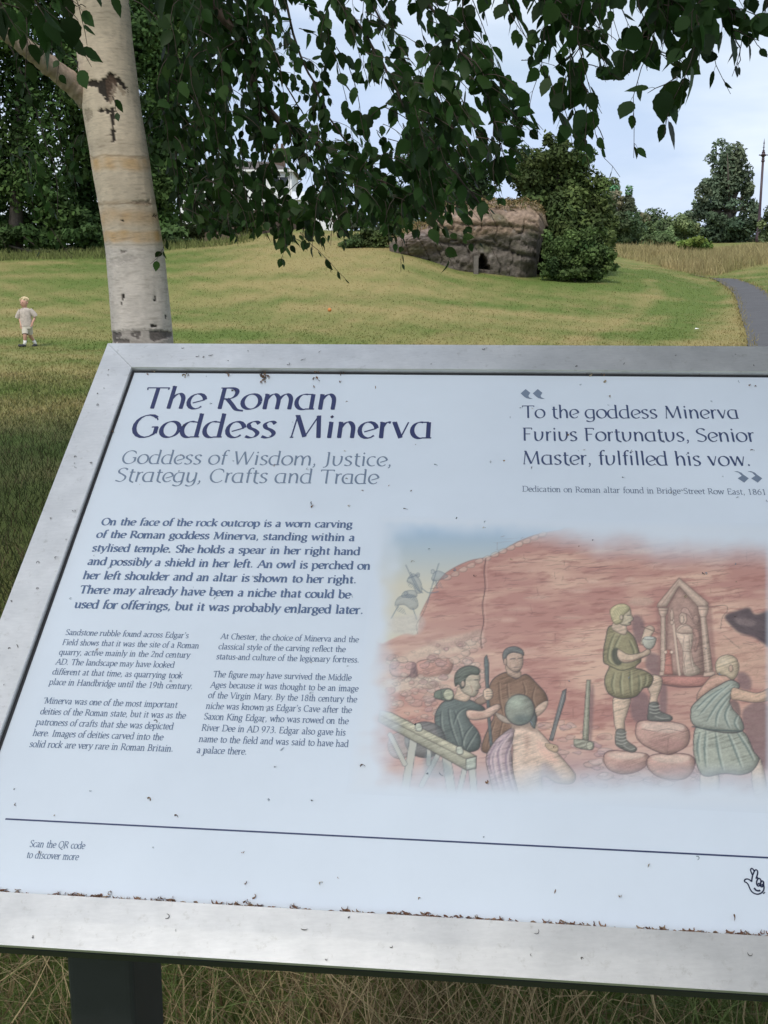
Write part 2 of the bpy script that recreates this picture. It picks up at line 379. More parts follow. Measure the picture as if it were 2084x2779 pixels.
    fill([(1280, 512), (1300, 490), (1330, 486), (1352, 512), (1330, 520), (1300, 520)], st1, 1, oc=oc)
    fill(ell(1306, 456, 17, 26), st1, 1, oc=oc, ow=3); fill(ell(1302, 460, 9, 17), (206, 180, 158), 1, oc=oc)
    fill([(1298, 430), (1308, 412), (1326, 416), (1340, 440), (1345, 462), (1325, 440)], (188, 152, 138), 1, oc=oc)
    line([(1306, 592), (1342, 596)], oc, 3, .7); folds([[(1318, 600), (1312, 640), (1316, 685)], [(1334, 600), (1340, 640), (1352, 685)], [(1312, 525), (1308, 560), (1312, 590)], [(1332, 525), (1334, 560), (1332, 590)]], (140, 106, 98), (216, 196, 174), 4)
    fill([(1345, 505), (1366, 500), (1376, 540), (1362, 590), (1352, 590), (1360, 545)], (182, 140, 126), .9, oc=oc)
    line([(1260, 430), (1292, 690)], st3, 9, .95, smooth=False); line([(1265, 430), (1297, 690)], oc, 2, .6, smooth=False)
    fill([(1260, 412), (1268, 445), (1260, 470), (1252, 445)], st1, 1, oc=oc); fill(ell(1260, 474, 8, 9), st1, 1, oc=oc)
    fill([(1228, 592), (1238, 586), (1256, 586), (1264, 592), (1258, 608), (1266, 690), (1226, 690), (1234, 608)], (186, 122, 108), 1, smooth=False, oc=oc)
    fill(ell(1233, 596, 7, 7), st3, 1, oc=oc); fill(ell(1259, 596, 7, 7), st3, 1, oc=oc); line([(1232, 650), (1262, 650)], oc, 2.5, .7)
    fill(ell(1360, 462, 12, 20), st2, 1, oc=oc)
    # boulders under the painter
    bc = (190, 150, 136)
    for p in ([(975, 1040), (1000, 1006), (1090, 1010), (1160, 1022), (1158, 1060), (1120, 1090), (1060, 1103), (1000, 1085)], [(1155, 1056), (1172, 1026), (1240, 1016), (1330, 1022), (1356, 1052), (1340, 1100), (1300, 1125), (1220, 1120), (1172, 1092)], [(1110, 908), (1128, 882), (1200, 880), (1262, 886), (1312, 900), (1334, 932), (1326, 980), (1290, 1006), (1240, 1022), (1160, 992), (1116, 955)]):
        fill(p, bc, .95, ow=4, oc=(84, 62, 66), oa=.75, lit=.06)
        q = np.array(p, float); c = q.mean(0); fill((q-c)*[.8, .3]+c-[0, (c[1]-q[:, 1].min())*.55], (212, 190, 172), .7, soft=2, out=False)
        fill((q-c)*[.7, .35]+c+[18, (q[:, 1].max()-c[1])*.45], (160, 116, 110), .5, soft=4, out=False)
    line([(1135, 915), (1190, 925), (1240, 915), (1310, 928)], (90, 66, 68), 2.5, .6); line([(1245, 955), (1240, 1015)], (110, 80, 78), 3, .5)
    # helpers for skin
    sk, skd = (206, 180, 154), (160, 122, 106)
    oc = (66, 62, 66)
    # A: man with roll on shoulder
    fill([(352, 782), (400, 788), (440, 803), (482, 828), (470, 850), (415, 845), (420, 882), (452, 920), (466, 958), (455, 1000), (400, 1012), (370, 992), (320, 985), (284, 925), (276, 862), (298, 815), (330, 792)], (98, 110, 106), 1, ow=4, oc=oc, oa=.8, lit=.05)
    folds([[(330, 830), (340, 900), (370, 985)], [(355, 840), (380, 920), (395, 1000)], [(400, 830), (370, 850), (350, 900)], [(445, 930), (420, 970), (400, 1005)], [(430, 900), (400, 940), (385, 990)], [(300, 840), (300, 900), (315, 960)]], (58, 66, 68), (150, 162, 150), 8)
    fill([(372, 740), (398, 758), (425, 778), (405, 802), (352, 788), (362, 770)], sk, 1, oc=oc)
    fill([(383, 742), (392, 705), (425, 680), (456, 682), (464, 706), (459, 722), (467, 742), (456, 750), (453, 768), (436, 783), (412, 774), (392, 762)], (188, 176, 152), 1, ow=3, oc=oc, lit=.04)
    fill([(360, 738), (357, 700), (370, 672), (400, 655), (435, 653), (462, 668), (455, 690), (425, 690), (405, 706), (400, 738), (386, 748), (374, 730)], (100, 108, 98), 1, ow=3, oc=oc, lit=-.08)
    for y in (664, 676, 690, 706): line([(372, y+20), (400, y), (430, y-4)], (138, 148, 132), 3, .5, taper=True)
    line([(440, 712), (456, 711)], oc, 4, .8); line([(446, 756), (458, 755)], oc, 3, .8); line([(425, 735), (432, 755), (428, 768)], skd, 4, .6); line([(432, 700), (456, 700)], skd, 3, .5)
    fill(ell(392, 728, 8, 13), (180, 160, 140), 1, oc=oc)
    fill([(272, 772), (284, 756), (330, 746), (352, 760), (352, 792), (330, 800), (290, 792), (275, 786)], (108, 120, 106), 1, ow=3, oc=oc)
    line([(300, 752), (304, 794)], oc, 3, .7); fill(ell(332, 773, 21, 23), (184, 188, 158), 1, ow=3, oc=oc)
    # B: man in brown tunic
    fill([(440, 800), (478, 772), (510, 752), (505, 790), (470, 815)], (150, 124, 108), 1, oc=oc)
    fill([(575, 680), (525, 702), (502, 740), (496, 800), (520, 860), (498, 910), (468, 1000), (520, 1012), (600, 950), (690, 900), (702, 842), (742, 806), (735, 768), (700, 728), (655, 688), (610, 708)], (134, 104, 84), 1, ow=4, oc=oc, oa=.8, lit=.05)
    folds([[(540, 720), (545, 790), (560, 860)], [(575, 725), (580, 780), (600, 840)], [(640, 720), (650, 760), (640, 800)], [(690, 740), (680, 790), (700, 840)], [(525, 880), (505, 940), (490, 1000)], [(560, 870), (545, 930), (530, 1000)]], (84, 64, 56), (168, 136, 110), 7)
    fill([(572, 650), (578, 688), (610, 704), (634, 696), (626, 672)], (178, 150, 130), 1, oc=oc)
    fill([(564, 628), (572, 602), (600, 588), (634, 596), (643, 626), (638, 656), (622, 679), (600, 676), (578, 658)], (186, 158, 138), 1, ow=3, oc=oc, lit=.05)
    fill([(558, 625), (560, 595), (580, 577), (612, 573), (640, 588), (645, 610), (634, 604), (605, 598), (582, 604), (572, 622), (570, 645)], (112, 116, 114), 1, ow=3, oc=oc)
    line([(590, 625), (608, 623)], oc, 4, .8); line([(622, 622), (636, 621)], oc, 4, .8); line([(616, 626), (622, 648), (612, 650)], skd, 3, .7); line([(604, 660), (628, 658)], oc, 3, .7); fill(ell(568, 636, 7, 14), (180, 152, 134), 1, oc=oc)
    line([(590, 640), (586, 660)], skd, 6, .4)
    fill([(702, 862), (736, 832), (746, 800), (720, 806), (692, 832)], (196, 168, 146), 1, oc=oc)
    fill([(482, 618), (491, 607), (500, 640), (500, 745), (506, 870), (516, 985), (504, 990), (494, 870), (487, 745), (480, 640)], (108, 120, 120), 1, smooth=False, oc=oc, ow=3)
    fill([(478, 756), (498, 745), (515, 758), (513, 786), (492, 797), (478, 782)], sk, 1, oc=oc, ow=3)
    for y in (760, 770, 780): line([(488, y), (514, y-2)], oc, 2.2, .7)
    # A's arm over
    fill([(410, 838), (470, 840), (500, 826), (535, 812), (549, 826), (525, 850), (500, 868), (440, 878), (412, 868)], (206, 172, 152), 1, oc=oc, ow=3, lit=.04)
    fill([(425, 850), (480, 850), (470, 866), (430, 868)], (170, 124, 108), .5, soft=2, out=False)
    fill([(530, 848), (572, 868), (594, 892), (562, 888), (536, 868)], (168, 152, 136), 1, oc=oc)
    # C: man seen from behind with cap
    fill([(604, 898), (640, 902), (690, 910), (742, 960), (790, 1020), (850, 1090), (860, 1118), (842, 1142), (785, 1140), (722, 1112), (716, 1200), (600, 1210), (600, 1000), (590, 925)], (212, 184, 162), 1, ow=4, oc=oc, lit=.04)
    fill([(720, 1060), (760, 1075), (800, 1130), (730, 1115), (715, 1170)], (150, 130, 132), .7, soft=3, out=False)
    fill([(655, 930), (668, 960), (660, 1010), (648, 970)], skd, .5, soft=3, out=False); fill([(620, 930), (640, 1000), (636, 1100), (616, 1100)], (222, 198, 176), .6, soft=5, out=False)
    fill([(700, 960), (760, 1010), (790, 1060), (750, 1050), (710, 1010)], (224, 178, 158), .7, soft=4, out=False)
    fill([(604, 912), (540, 950), (502, 1000), (488, 1042), (500, 1105), (530, 1190), (622, 1210), (602, 1100), (592, 1000)], (190, 166, 170), 1, ow=4, oc=oc)
    folds([[(585, 935), (540, 1000), (545, 1080), (570, 1180)], [(560, 955), (520, 1010), (518, 1080), (545, 1180)], [(595, 960), (570, 1030), (580, 1110), (605, 1190)], [(530, 975), (500, 1040), (515, 1110)]], (122, 104, 124), (212, 194, 194), 10)
    fill([(600, 880), (690, 885), (700, 930), (640, 912), (600, 915)], (160, 136, 120), 1, out=False, soft=2)
    fill([(676, 830), (692, 840), (696, 880), (690, 914), (672, 890)], (100, 108, 104), 1, oc=oc)
    fill(ell(628, 836, 61, 64, 24, .1), (140, 146, 132), 1, ow=4, oc=oc, oa=.85)
    fill(ell(612, 806, 34, 26), (168, 182, 162), .8, soft=6, out=False); fill(ell(640, 874, 42, 18), (86, 102, 102), .7, soft=6, out=False)
    # sword and sledge hammer
    fill([(806, 757), (822, 748), (818, 792), (782, 905), (766, 965), (750, 962), (772, 880)], (116, 120, 120), 1, smooth=False, oc=oc, ow=3)
    line([(813, 765), (765, 950)], (170, 172, 166), 4, .5, smooth=False); fill([(735, 975), (785, 985), (782, 1012), (745, 1000)], (186, 160, 130), 1, oc=oc)
    fill([(906, 712), (922, 712), (914, 962), (888, 962)], (158, 158, 136), 1, smooth=False, oc=oc, ow=3); line([(911, 720), (899, 955)], (190, 190, 166), 4, .6, smooth=False)
    fill([(852, 968), (862, 957), (928, 968), (936, 986), (924, 1003), (862, 992)], (164, 164, 144), 1, oc=oc, ow=3); fill(ell(918, 985, 14, 17), (184, 184, 160), 1, oc=oc)
    # D: the painter
    fill([(1020, 782), (1086, 778), (1080, 832), (1064, 882), (1062, 922), (1030, 922), (1018, 862)], sk, 1, oc=oc, ow=3, lit=.07)
    fill([(1030, 920), (1066, 920), (1072, 960), (1110, 990), (1112, 1005), (1090, 1013), (1040, 992), (1025, 972)], (116, 116, 108), 1, oc=oc, ow=3)
    for y in (932, 946, 960, 974): line([(1030, y), (1052, y+5), (1072, y-2)], (176, 178, 166), 4, .7)
    line([(1060, 985), (1085, 1000), (1105, 996)], (176, 178, 166), 4, .6)
    fill([(1160, 702), (1188, 690), (1218, 705), (1216, 742), (1200, 790), (1202, 812), (1168, 812), (1170, 772), (1160, 745)], sk, 1, oc=oc, ow=3, lit=.07)
    fill([(1168, 808), (1202, 806), (1210, 840), (1255, 860), (1262, 875), (1240, 884), (1165, 880), (1160, 850)], (112, 114, 108), 1, oc=oc, ow=3)
    for y in (818, 832, 846): line([(1168, y), (1190, y+5), (1210, y)], (180, 182, 170), 4, .7)
    line([(1190, 862), (1220, 872), (1250, 870)], (176, 178, 166), 4, .6)
    fill([(1130, 562), (1140, 520), (1150, 495), (1172, 486), (1188, 502), (1172, 532), (1152, 562)], sk, 1, oc=oc)
    fill([(1002, 488), (1060, 500), (1100, 530), (1120, 580), (1132, 630), (1112, 652), (1112, 664), (1145, 672), (1182, 700), (1168, 740), (1142, 746), (1110, 780), (1050, 790), (1002, 772), (984, 740), (982, 700), (1000, 655), (978, 640), (975, 600), (985, 540)], (150, 142, 106), 1, ow=4, oc=oc, oa=.8, lit=.03)
    folds([[(1020, 520), (1000, 570), (995, 630), (1030, 655)], [(1045, 525), (1020, 580), (1020, 630)], [(1080, 545), (1100, 590), (1100, 640)], [(1020, 680), (1010, 730), (1018, 770)], [(1050, 680), (1045, 730), (1050, 780)], [(1085, 675), (1085, 730), (1090, 775)], [(1120, 690), (1125, 720), (1120, 760)], [(1150, 690), (1150, 720), (1140, 740)]], (88, 90, 70), (178, 178, 138), 9)
    fill([(1012, 590), (1035, 580), (1052, 640), (1030, 650), (1012, 625)], (70, 74, 66), .8, soft=1, out=False)
    line([(1005, 655), (1050, 672), (1100, 660)], (72, 74, 60), 5, .7)
    fill([(1020, 472), (1050, 472), (1072, 490), (1066, 525), (1012, 502)], sk, 1, oc=oc)
    fill([(1042, 470), (1056, 440), (1070, 415), (1086, 416), (1092, 440), (1100, 459), (1090, 470), (1088, 482), (1070, 486), (1050, 482)], (198, 184, 154), 1, ow=3, oc=oc)
    fill([(1008, 452), (1004, 420), (1030, 400), (1062, 396), (1086, 412), (1076, 430), (1062, 440), (1055, 468), (1030, 482), (1015, 470)], (198, 186, 140), 1, ow=3, oc=(96, 88, 70), lit=.05)
    for k in range(9): line([(1012+k*7, 455-k*3), (1020+k*7, 425-k*2), (1034+k*6, 408)], (138, 140, 104), 2.5, .6)
    line([(1076, 444), (1088, 443)], oc, 3.5, .8); line([(1080, 474), (1090, 473)], oc, 3, .8); fill(ell(1050, 452, 7, 11), (190, 172, 148), 1, oc=oc)
    fill([(1140, 540), (1190, 534), (1191, 560), (1176, 582), (1156, 582), (1141, 566)], (172, 172, 156), 1, oc=oc, ow=3, lit=.12); fill(ell(1166, 538, 24, 7), (196, 200, 190), 1, oc=oc)
    line([(1135, 490), (1200, 515)], (84, 70, 66), 3, .8)
    fill([(1034, 585), (1050, 590), (1080, 606), (1130, 599), (1158, 584), (1171, 590), (1166, 606), (1130, 622), (1080, 640), (1050, 636), (1034, 615)], (206, 180, 152), 1, oc=oc, ow=3); line([(1055, 628), (1090, 632), (1130, 614)], skd, 5, .5)
    # E: bald worker at the right
    fill([(1382, 1090), (1452, 1100), (1446, 1200), (1386, 1210)], (206, 186, 166), 1, oc=oc, ow=3); fill([(1590, 1075), (1628, 1040), (1659, 1180), (1668, 1220), (1612, 1220)], (206, 186, 166), 1, oc=oc, ow=3)
    fill([(1440, 688), (1500, 700), (1515, 720), (1440, 745), (1400, 775), (1368, 800), (1366, 770), (1400, 722)], (204, 160, 138), 1, oc=oc, ow=3)
    fill([(1362, 905), (1430, 918), (1550, 922), (1600, 1008), (1622, 1042), (1592, 1090), (1540, 1106), (1480, 1100), (1402, 1112), (1370, 1082), (1350, 1000)], (160, 168, 152), 1, ow=4, oc=oc, oa=.8, lit=.04)
    folds([[(1400, 925), (1395, 1000), (1400, 1080)], [(1440, 930), (1450, 1000), (1470, 1090)], [(1490, 930), (1520, 1000), (1550, 1080)], [(1530, 930), (1570, 990), (1600, 1050)], [(1375, 930), (1365, 990), (1375, 1060)]], (82, 104, 104), (186, 200, 188), 10)
    fill([(1505, 712), (1542, 738), (1502, 790), (1512, 830), (1546, 870), (1556, 920), (1490, 932), (1380, 912), (1344, 890), (1338, 850), (1346, 818), (1400, 768), (1450, 738)], (156, 164, 150), 1, ow=4, oc=oc, oa=.8, lit=.04)
    folds([[(1500, 730), (1440, 780), (1370, 860)], [(1520, 740), (1450, 810), (1400, 890)], [(1490, 790), (1450, 850), (1440, 910)], [(1500, 810), (1480, 860), (1500, 915)], [(1530, 860), (1520, 890), (1535, 920)], [(1470, 745), (1410, 785), (1352, 840)]], (80, 102, 102), (184, 198, 186), 9)
    line([(1345, 905), (1420, 918), (1552, 924)], (66, 84, 86), 5, .8)
    fill([(1500, 800), (1535, 805), (1545, 860), (1515, 830)], (110, 90, 88), .8, soft=1, out=False)
    fill([(1512, 745), (1560, 755), (1620, 765), (1690, 735), (1700, 780), (1650, 800), (1600, 806), (1540, 797), (1506, 790)], (208, 172, 144), 1, oc=oc, ow=3)
    fill([(1440, 655), (1453, 622), (1490, 607), (1525, 620), (1539, 655), (1532, 690), (1512, 712), (1482, 694), (1452, 690)], (202, 182, 150), 1, ow=3, oc=oc, lit=.06); fill(ell(1478, 634, 24, 16), (216, 200, 172), .7, soft=4, out=False)
    fill(ell(1505, 664, 9, 15), (190, 160, 136), 1, oc=oc)
    # timber frame and wheel, bottom left
    fill(ell(235, 960, 85, 75), (112, 116, 116), .9, ow=4, oc=oc); fill(ell(130, 985, 50, 55), (150, 160, 164), .6, oc=oc)
    for a, b, w in (((190, 945), (150, 1180), 30), ((90, 940), (150, 1060), 18), ((300, 1000), (220, 1150), 18), ((320, 1010), (345, 1180), 34), ((400, 1080), (370, 1200), 18), ((430, 1085), (440, 1200), 26), ((250, 985), (250, 1060), 16)):
        line([a, b], (76, 88, 94), w+5, .7, smooth=False); line([a, b], (184, 186, 174), w, .9, smooth=False)
    fill([(240, 1020), (330, 1060), (340, 1110), (240, 1110)], (120, 138, 148), .5, soft=3, out=False)
    fill([(46, 838), (96, 848), (448, 1028), (446, 1078), (404, 1086), (40, 884)], (168, 168, 146), 1, smooth=False, oc=oc, ow=4)
    fill([(50, 838), (96, 848), (448, 1028), (405, 1040), (46, 858)], (198, 196, 168), 1, smooth=False, oc=oc, ow=2.5)
    fill([(405, 1040), (448, 1030), (446, 1080), (406, 1088)], (178, 188, 172), 1, smooth=False, oc=oc, ow=3)
    for x, y in ((208, 908), (378, 1004)): fill([(x-13, y-12), (x+6, y-16), (x+14, y-2), (x+12, y+16), (x-10, y+14)], (186, 194, 176), 1, oc=oc, ow=3)
    # vignette of the print into the white sheet
    n = (fnoise(PW, PH, 60, 60, 77, 3)-.5)
    ax = np.clip((X-20+n*120)/(120), 0, 1)
    ay = np.clip((1195+n*60-Y)/150, 0, 1)
    tp = 40+60*np.clip((X-700)/600, 0, 1)
    at = np.clip((Y-tp+n*50)/(90+80*np.clip((X-450)/500, 0, 1)), 0, 1)
    A = (ax*ax*(3-2*ax))*(ay*ay*(3-2*ay))*(at*at*(3-2*at))
    A = A*.94
    A = A[..., None]
    C_[:] = C_*A+white*(1-A)
    bl = (np.clip((Y-1040)/120, 0, 1)*np.clip(ay*2, 0, 1)*np.clip((X-60)/120, 0, 1))[..., None]*.35
    C_[:] = C_*(1-bl)+np.array([170, 192, 212.])*bl
    C_[:] = C_*.82+.18*C_.mean(2, keepdims=True)*np.array([.97, 1., 1.02])
    C_[:] = white+(C_-white)*.96
    lin = lambda c: np.where(c <= 10.3, c/3294.6, ((np.clip(c, 0, 255)/255+.055)/1.055)**2.4)
    return lin(np.clip(C_, 0, 255))/lin(white), np.clip(C_, 0, 255)
# ------------------------------------------------------------------ the ground
GX = np.array([-300, 0, 100, 200, 300, 400, 470, 545, 600, 640, 710, 768, 1000.])
GD = np.array([0, 12, 18, 25, 35, 45, 55, 65, 80, 110, 170.])
GZ = np.array([  # heights of the field, by direction (columns) and distance (rows)
 [0, 0, 0, 0, 0, 0, 0, 0, 0, 0, 0, 0, 0],
 [0, 0, 0, 0, 0, 0, 0, 0, 0, 0, 0, 0, 0],
 [.05, .05, .05, .05, .05, .05, .03, .02, .02, .02, .02, .05, .1],
 [.15, .15, .16, .18, .22, .22, .2, .18, .18, .18, .2, .25, .3],
 [.9, .9, .95, 1.1, 1.3, 1.35, 1.1, 1.0, .95, .9, .85, .87, 1.1],
 [2.1, 2.1, 2.2, 2.55, 3.0, 3.15, 2.37, 2.05, 1.95, 1.85, 1.55, 1.75, 2.0],
 [3.2, 3.2, 3.3, 3.75, 4.45, 4.3, 3.4, 3.0, 2.95, 2.7, 2.4, 2.75, 3.0],
 [4.1, 4.1, 4.15, 4.4, 4.75, 4.7, 4.2, 3.8, 3.76, 3.5, 3.2, 3.55, 3.8],
 [4.6, 4.6, 4.7, 4.75, 4.9, 4.95, 4.8, 4.5, 4.6, 4.5, 4.4, 4.7, 4.9],
 [5.6, 5.6, 5.6, 5.6, 5.7, 5.8, 5.8, 5.9, 6.2, 6.2, 6.3, 6.4, 6.5],
 [7.0]*13])
def gz(x, y):
    x = np.asarray(x, float); y = np.asarray(y, float)
    D = np.maximum(y, 0); px = 384+F0*1.02*x/np.maximum(D, .5)
    k = np.clip((D-2)/10, 0, 1)
    z = interp2(GX, GD, GZ, px, D)
    z = z+k*(.05*np.sin(x*.31+1.2)*np.sin(y*.23)+.03*np.sin(x*.83+y*.11)*np.sin(y*.57+.4))
    return z
def drop(x, row, D0=8., D1=160.):
    """where the line of sight through (x, row) meets the ground"""
    d = sray(x, row); t = np.linspace(D0, D1, 4000)/d.y
    X = d.x*t; Y = d.y*t; Z = EYE+d.z*t; h = Z-gz(X, Y)
    i = np.argmax(h < 0) if (h < 0).any() else len(t)-1
    return Vector((X[i], Y[i], float(gz(X[i], Y[i]))))
def ground_at(x, D):
    X = (x-384)/F0*1.0*D; c = sray(x, 300); X = c.x/c.y*D
    return Vector((X, D, float(gz(X, D))))
grng = np.random.default_rng(11)
th = np.concatenate([np.arange(-180, -40, 4.), np.arange(-40, -24, 1.), np.arange(-24, 24, .14), np.arange(24, 40, 1.), np.arange(40, 180, 4.)])
th = np.radians(th); rr = np.concatenate([[.05], np.geomspace(.6, 200, 300), np.geomspace(230, 2500, 14)])
TT, RR = np.meshgrid(th, rr); X = RR*np.sin(TT); Y = RR*np.cos(TT); Z = gz(X, Y)
nT, nR = len(th), len(rr)
i, j = np.meshgrid(np.arange(nT), np.arange(nR-1)); i2 = (i+1) % nT
FG = np.stack([j*nT+i, j*nT+i2, (j+1)*nT+i2, (j+1)*nT+i], -1).reshape(-1, 4)[:, ::-1]
# patches of green and of summer-dry turf
def polydist(px, py, line):
    d = np.full(px.shape, 1e9)
    for (ax, ay), (bx, by) in zip(line[:-1], line[1:]):
        vx, vy = bx-ax, by-ay; t = np.clip(((px-ax)*vx+(py-ay)*vy)/(vx*vx+vy*vy), 0, 1)
        d = np.minimum(d, np.hypot(px-ax-t*vx, py-ay-t*vy))
    return d
def sn(x, y, s, seed):
    r = np.random.default_rng(seed); v = 0
    for k in range(6):
        a = r.uniform(0, 2*np.pi); f = r.uniform(.6, 1.7)/s; v = v+np.sin((x*np.cos(a)+y*np.sin(a))*f*2*np.pi+r.uniform(0, 6.28))
    return v/6
def W(pts): return [tuple(drop(*p)[:2]) for p in pts]
track1 = W([(648, 343), (680, 325), (694, 310), (700, 298), (690, 286), (668, 278), (640, 271)])
track2 = W([(600, 343), (640, 318), (668, 302), (672, 292), (655, 282)])
rockfoot = W([(572, 283), (600, 277), (612, 271)])
leftgreen = W([(0, 252), (60, 254), (110, 258), (170, 262)])
def greenness(x, y):
    g = .56+.56*sn(x*.40, y*1.1, 8, 1)+.55*sn(x*.5, y, 3.0, 2)+.34*sn(x, y, .9, 3)
    g = g-.35*np.exp(-((y-31)/5)**2)*(x > -3)*np.clip(1-np.abs(x-2)/14, 0, 1)
    t1, t2 = polydist(x, y, track1), polydist(x, y, track2)
    g = g+.75*np.exp(-(t1/.65)**2)+.45*np.exp(-(t2/.28)**2)-.30*np.exp(-((t1-1.5)/.5)**2)
    g = g+1.0*np.exp(-(polydist(x, y, rockfoot)/2.2)**2)+.35*np.exp(-(polydist(x, y, leftgreen)/3.2)**2)
    g = g+.35*np.clip((15-y)/6, 0, 1)-.35*np.exp(-((y-20)/2.5)**2)*(x < -3)
    mound = W0; g = g-.55*np.exp(-(((x-mound[0])/5)**2+((y-mound[1])/7)**2))
    return np.clip(g, 0, 1)
W0 = drop(335, 245)
DRY = np.array([.300, .250, .106]); GRN = np.array([.122, .168, .042]); BRN = np.array([.30, .207, .108])
def turf(x, y, k=0):
    g = greenness(x, y)[..., None]; b = np.clip(sn(x, y*1.4, 3.1, 8)*.9+sn(x, y, 1.1, 9)*.5-.28, 0, 1)[..., None]
    c = DRY*(1-g)+GRN*g
    return c*(1-b*.6)+BRN*b*.6
TC = turf(X, Y)
far = np.clip((RR-120)/60, 0, 1)[..., None]; TC = TC*(1-far)+np.array([.07, .095, .035])*far
m_ground = mat('turf', (1, 1, 1), .95, spec=.1, attr=True, var=.22, vscale=9, bump=.6, bscale=26, stretch=(1, 2.0, 1), bdist=.05)
t = m_ground.node_tree
tag(mesh('ground', np.stack([X, Y, Z], -1), FG, m_ground, color=TC.reshape(-1, 3), smooth=True), kind='structure')
# footpath
L = [drop(*p) for p in ((710, 278.6), (718, 282), (726, 287), (735.6, 298.6), (740, 315), (746, 333), (747.6, 343))]
Rr = [drop(*p) for p in ((733, 279.2), (741, 281.6), (750, 284.4), (772, 299.0))]
def dense(P, n=60):
    P = [np.array(p[:2]) for p in P]; q = crom(P, False, 12); d = np.concatenate([[0], np.cumsum(np.hypot(*np.diff(q, axis=0).T))]); t = np.linspace(0, d[-1], n)
    return np.stack([np.interp(t, d, q[:, 0]), np.interp(t, d, q[:, 1])], 1)
e = L[-1]; L += [drop(749.5, 362), drop(753, 400), drop(757, 450), Vector((2.6, 3, 0)), Vector((2.0, -12, 0))]
s = Rr[-1]; Rr += [Vector((q_.x+1.95, q_.y+1.0, 0)) for q_ in L[6:]]
a0 = L[0]; b0 = Rr[0]
L = [Vector((a0.x-.5, a0.y+1.5, 0))]+L; Rr = [Vector((b0.x-1.0, b0.y+2.2, 0))]+Rr
PL, PR = dense(L, 160), dense(Rr, 160)
u = np.linspace(0, 1, 9)[None, :, None]; PP = PL[:, None]*(1-u)+PR[:, None]*u
wob = .018*np.random.default_rng(3).normal(size=(160, 1, 1)); PP = PP+wob*np.where((u == 0) | (u == 1), 1, 0)
Zp = gz(PP[..., 0], PP[..., 1])+.03
i, j = np.meshgrid(np.arange(8), np.arange(159)); FP = np.stack([j*9+i, j*9+i+1, (j+1)*9+i+1, (j+1)*9+i], -1).reshape(-1, 4)
m_path = mat('asphalt', (.086, .085, .088), .9, var=.22, vscale=2.2, bump=.4, bscale=60)
tag(mesh('path', np.concatenate([PP, Zp[..., None]], -1), FP, m_path, smooth=True), kind='structure')
def inpath(x, y):
    k = np.clip(np.searchsorted(-PL[:, 1], -y), 0, 159); return (x > PL[k, 0]-.05) & (x < np.interp(-y, -PR[:, 1], PR[:, 0])+.05) & (y < 52)
# ---- grass: short turf over the field, long dry grass round the sign, tall hay by the path
def blades(x, y, h, w, lean, rng, seg=2, curl=.5):
    """ribbons of grass, vectorised: returns V, F, index of blade per vertex"""
    n = len(x); a = rng.uniform(0, 2*np.pi, n); b = rng.uniform(0, 2*np.pi, n)
    z0 = gz(x, y)-.01; t = np.linspace(0, 1, seg+1)
    V = np.zeros((n, seg+1, 2, 3))
    for k, tt in enumerate(t):
        r = h*lean*tt**(1+curl); zz = z0+h*tt*np.sqrt(np.clip(1-(lean*tt)**2*.5, .05, 1)); cw = w*(1-tt*.85)*.5
        bx = b+tt*curl*1.5*np.sin(a*3)
        cx = x+r*np.cos(bx); cy = y+r*np.sin(bx)
        for s_, q in ((0, -1), (1, 1)): V[:, k, s_] = np.stack([cx+q*cw*np.cos(a), cy+q*cw*np.sin(a), zz], -1)
    m = 2*(seg+1); base = (np.arange(n)*m)[:, None]
    F = np.concatenate([base+np.array([[2*k, 2*k+1, 2*k+3, 2*k+2]]) for k in range(seg)], 0)
    return V.reshape(-1, 3), F, np.repeat(np.arange(n), m)
m_grass = mat('grass_blade', (1, 1, 1), .75, spec=.25, attr=True, trans=.25)
rg = np.random.default_rng(21)
# short turf of the field
n = 130000; row = rg.uniform(262, 420, n); D = np.clip(EYE*F0/np.maximum(row-295, 1), 0, 1e9)
D = np.where(row > 345, (EYE-.05)*F0/np.maximum(row-295, 5), rg.uniform(24, 56, n)); px = np.where(row < 362, rg.uniform(-40, 810, n), rg.normal(120, 260, n))
x = (px-384)/F0*D*1.01; y = D; ok = (D < 58) & ~inpath(x, y) & (rg.random(n) < np.clip((425-row)/55, .0, 1)); x, y = x[ok], y[ok]
h = rg.uniform(.025, .06, len(x)); V, F, I = blades(x, y, h, rg.uniform(.015, .04, len(x)), rg.uniform(.2, .9, len(x)), rg, 1)
c = turf(x, y)*rg.uniform(.92, 1.2, (len(x), 1))
tag(mesh('lawn_grass', V, F, m_grass, color=c[I]), 'short mown grass of the field, patchy green and straw', 'grass', kind='stuff')
k_ = rg.integers(0, 159, 5000); q_ = np.where((rg.random(5000) < .5)[:, None], PL[k_], PR[k_])+rg.normal(0, .10, (5000, 2)); q_ = q_[(q_[:, 1] > 12) & (q_[:, 1] < 54)]
V, F, I = blades(q_[:, 0], q_[:, 1], rg.uniform(.03, .14, len(q_)), rg.uniform(.015, .04, len(q_)), rg.uniform(.2, .9, len(q_)), rg, 1)
tag(mesh('verge_grass', V, F, m_grass, color=(DRY*rg.uniform(.7, 1.3, (len(q_), 1)))[I]), 'dry grass fringing both edges of the tarmac path', 'grass', kind='stuff')
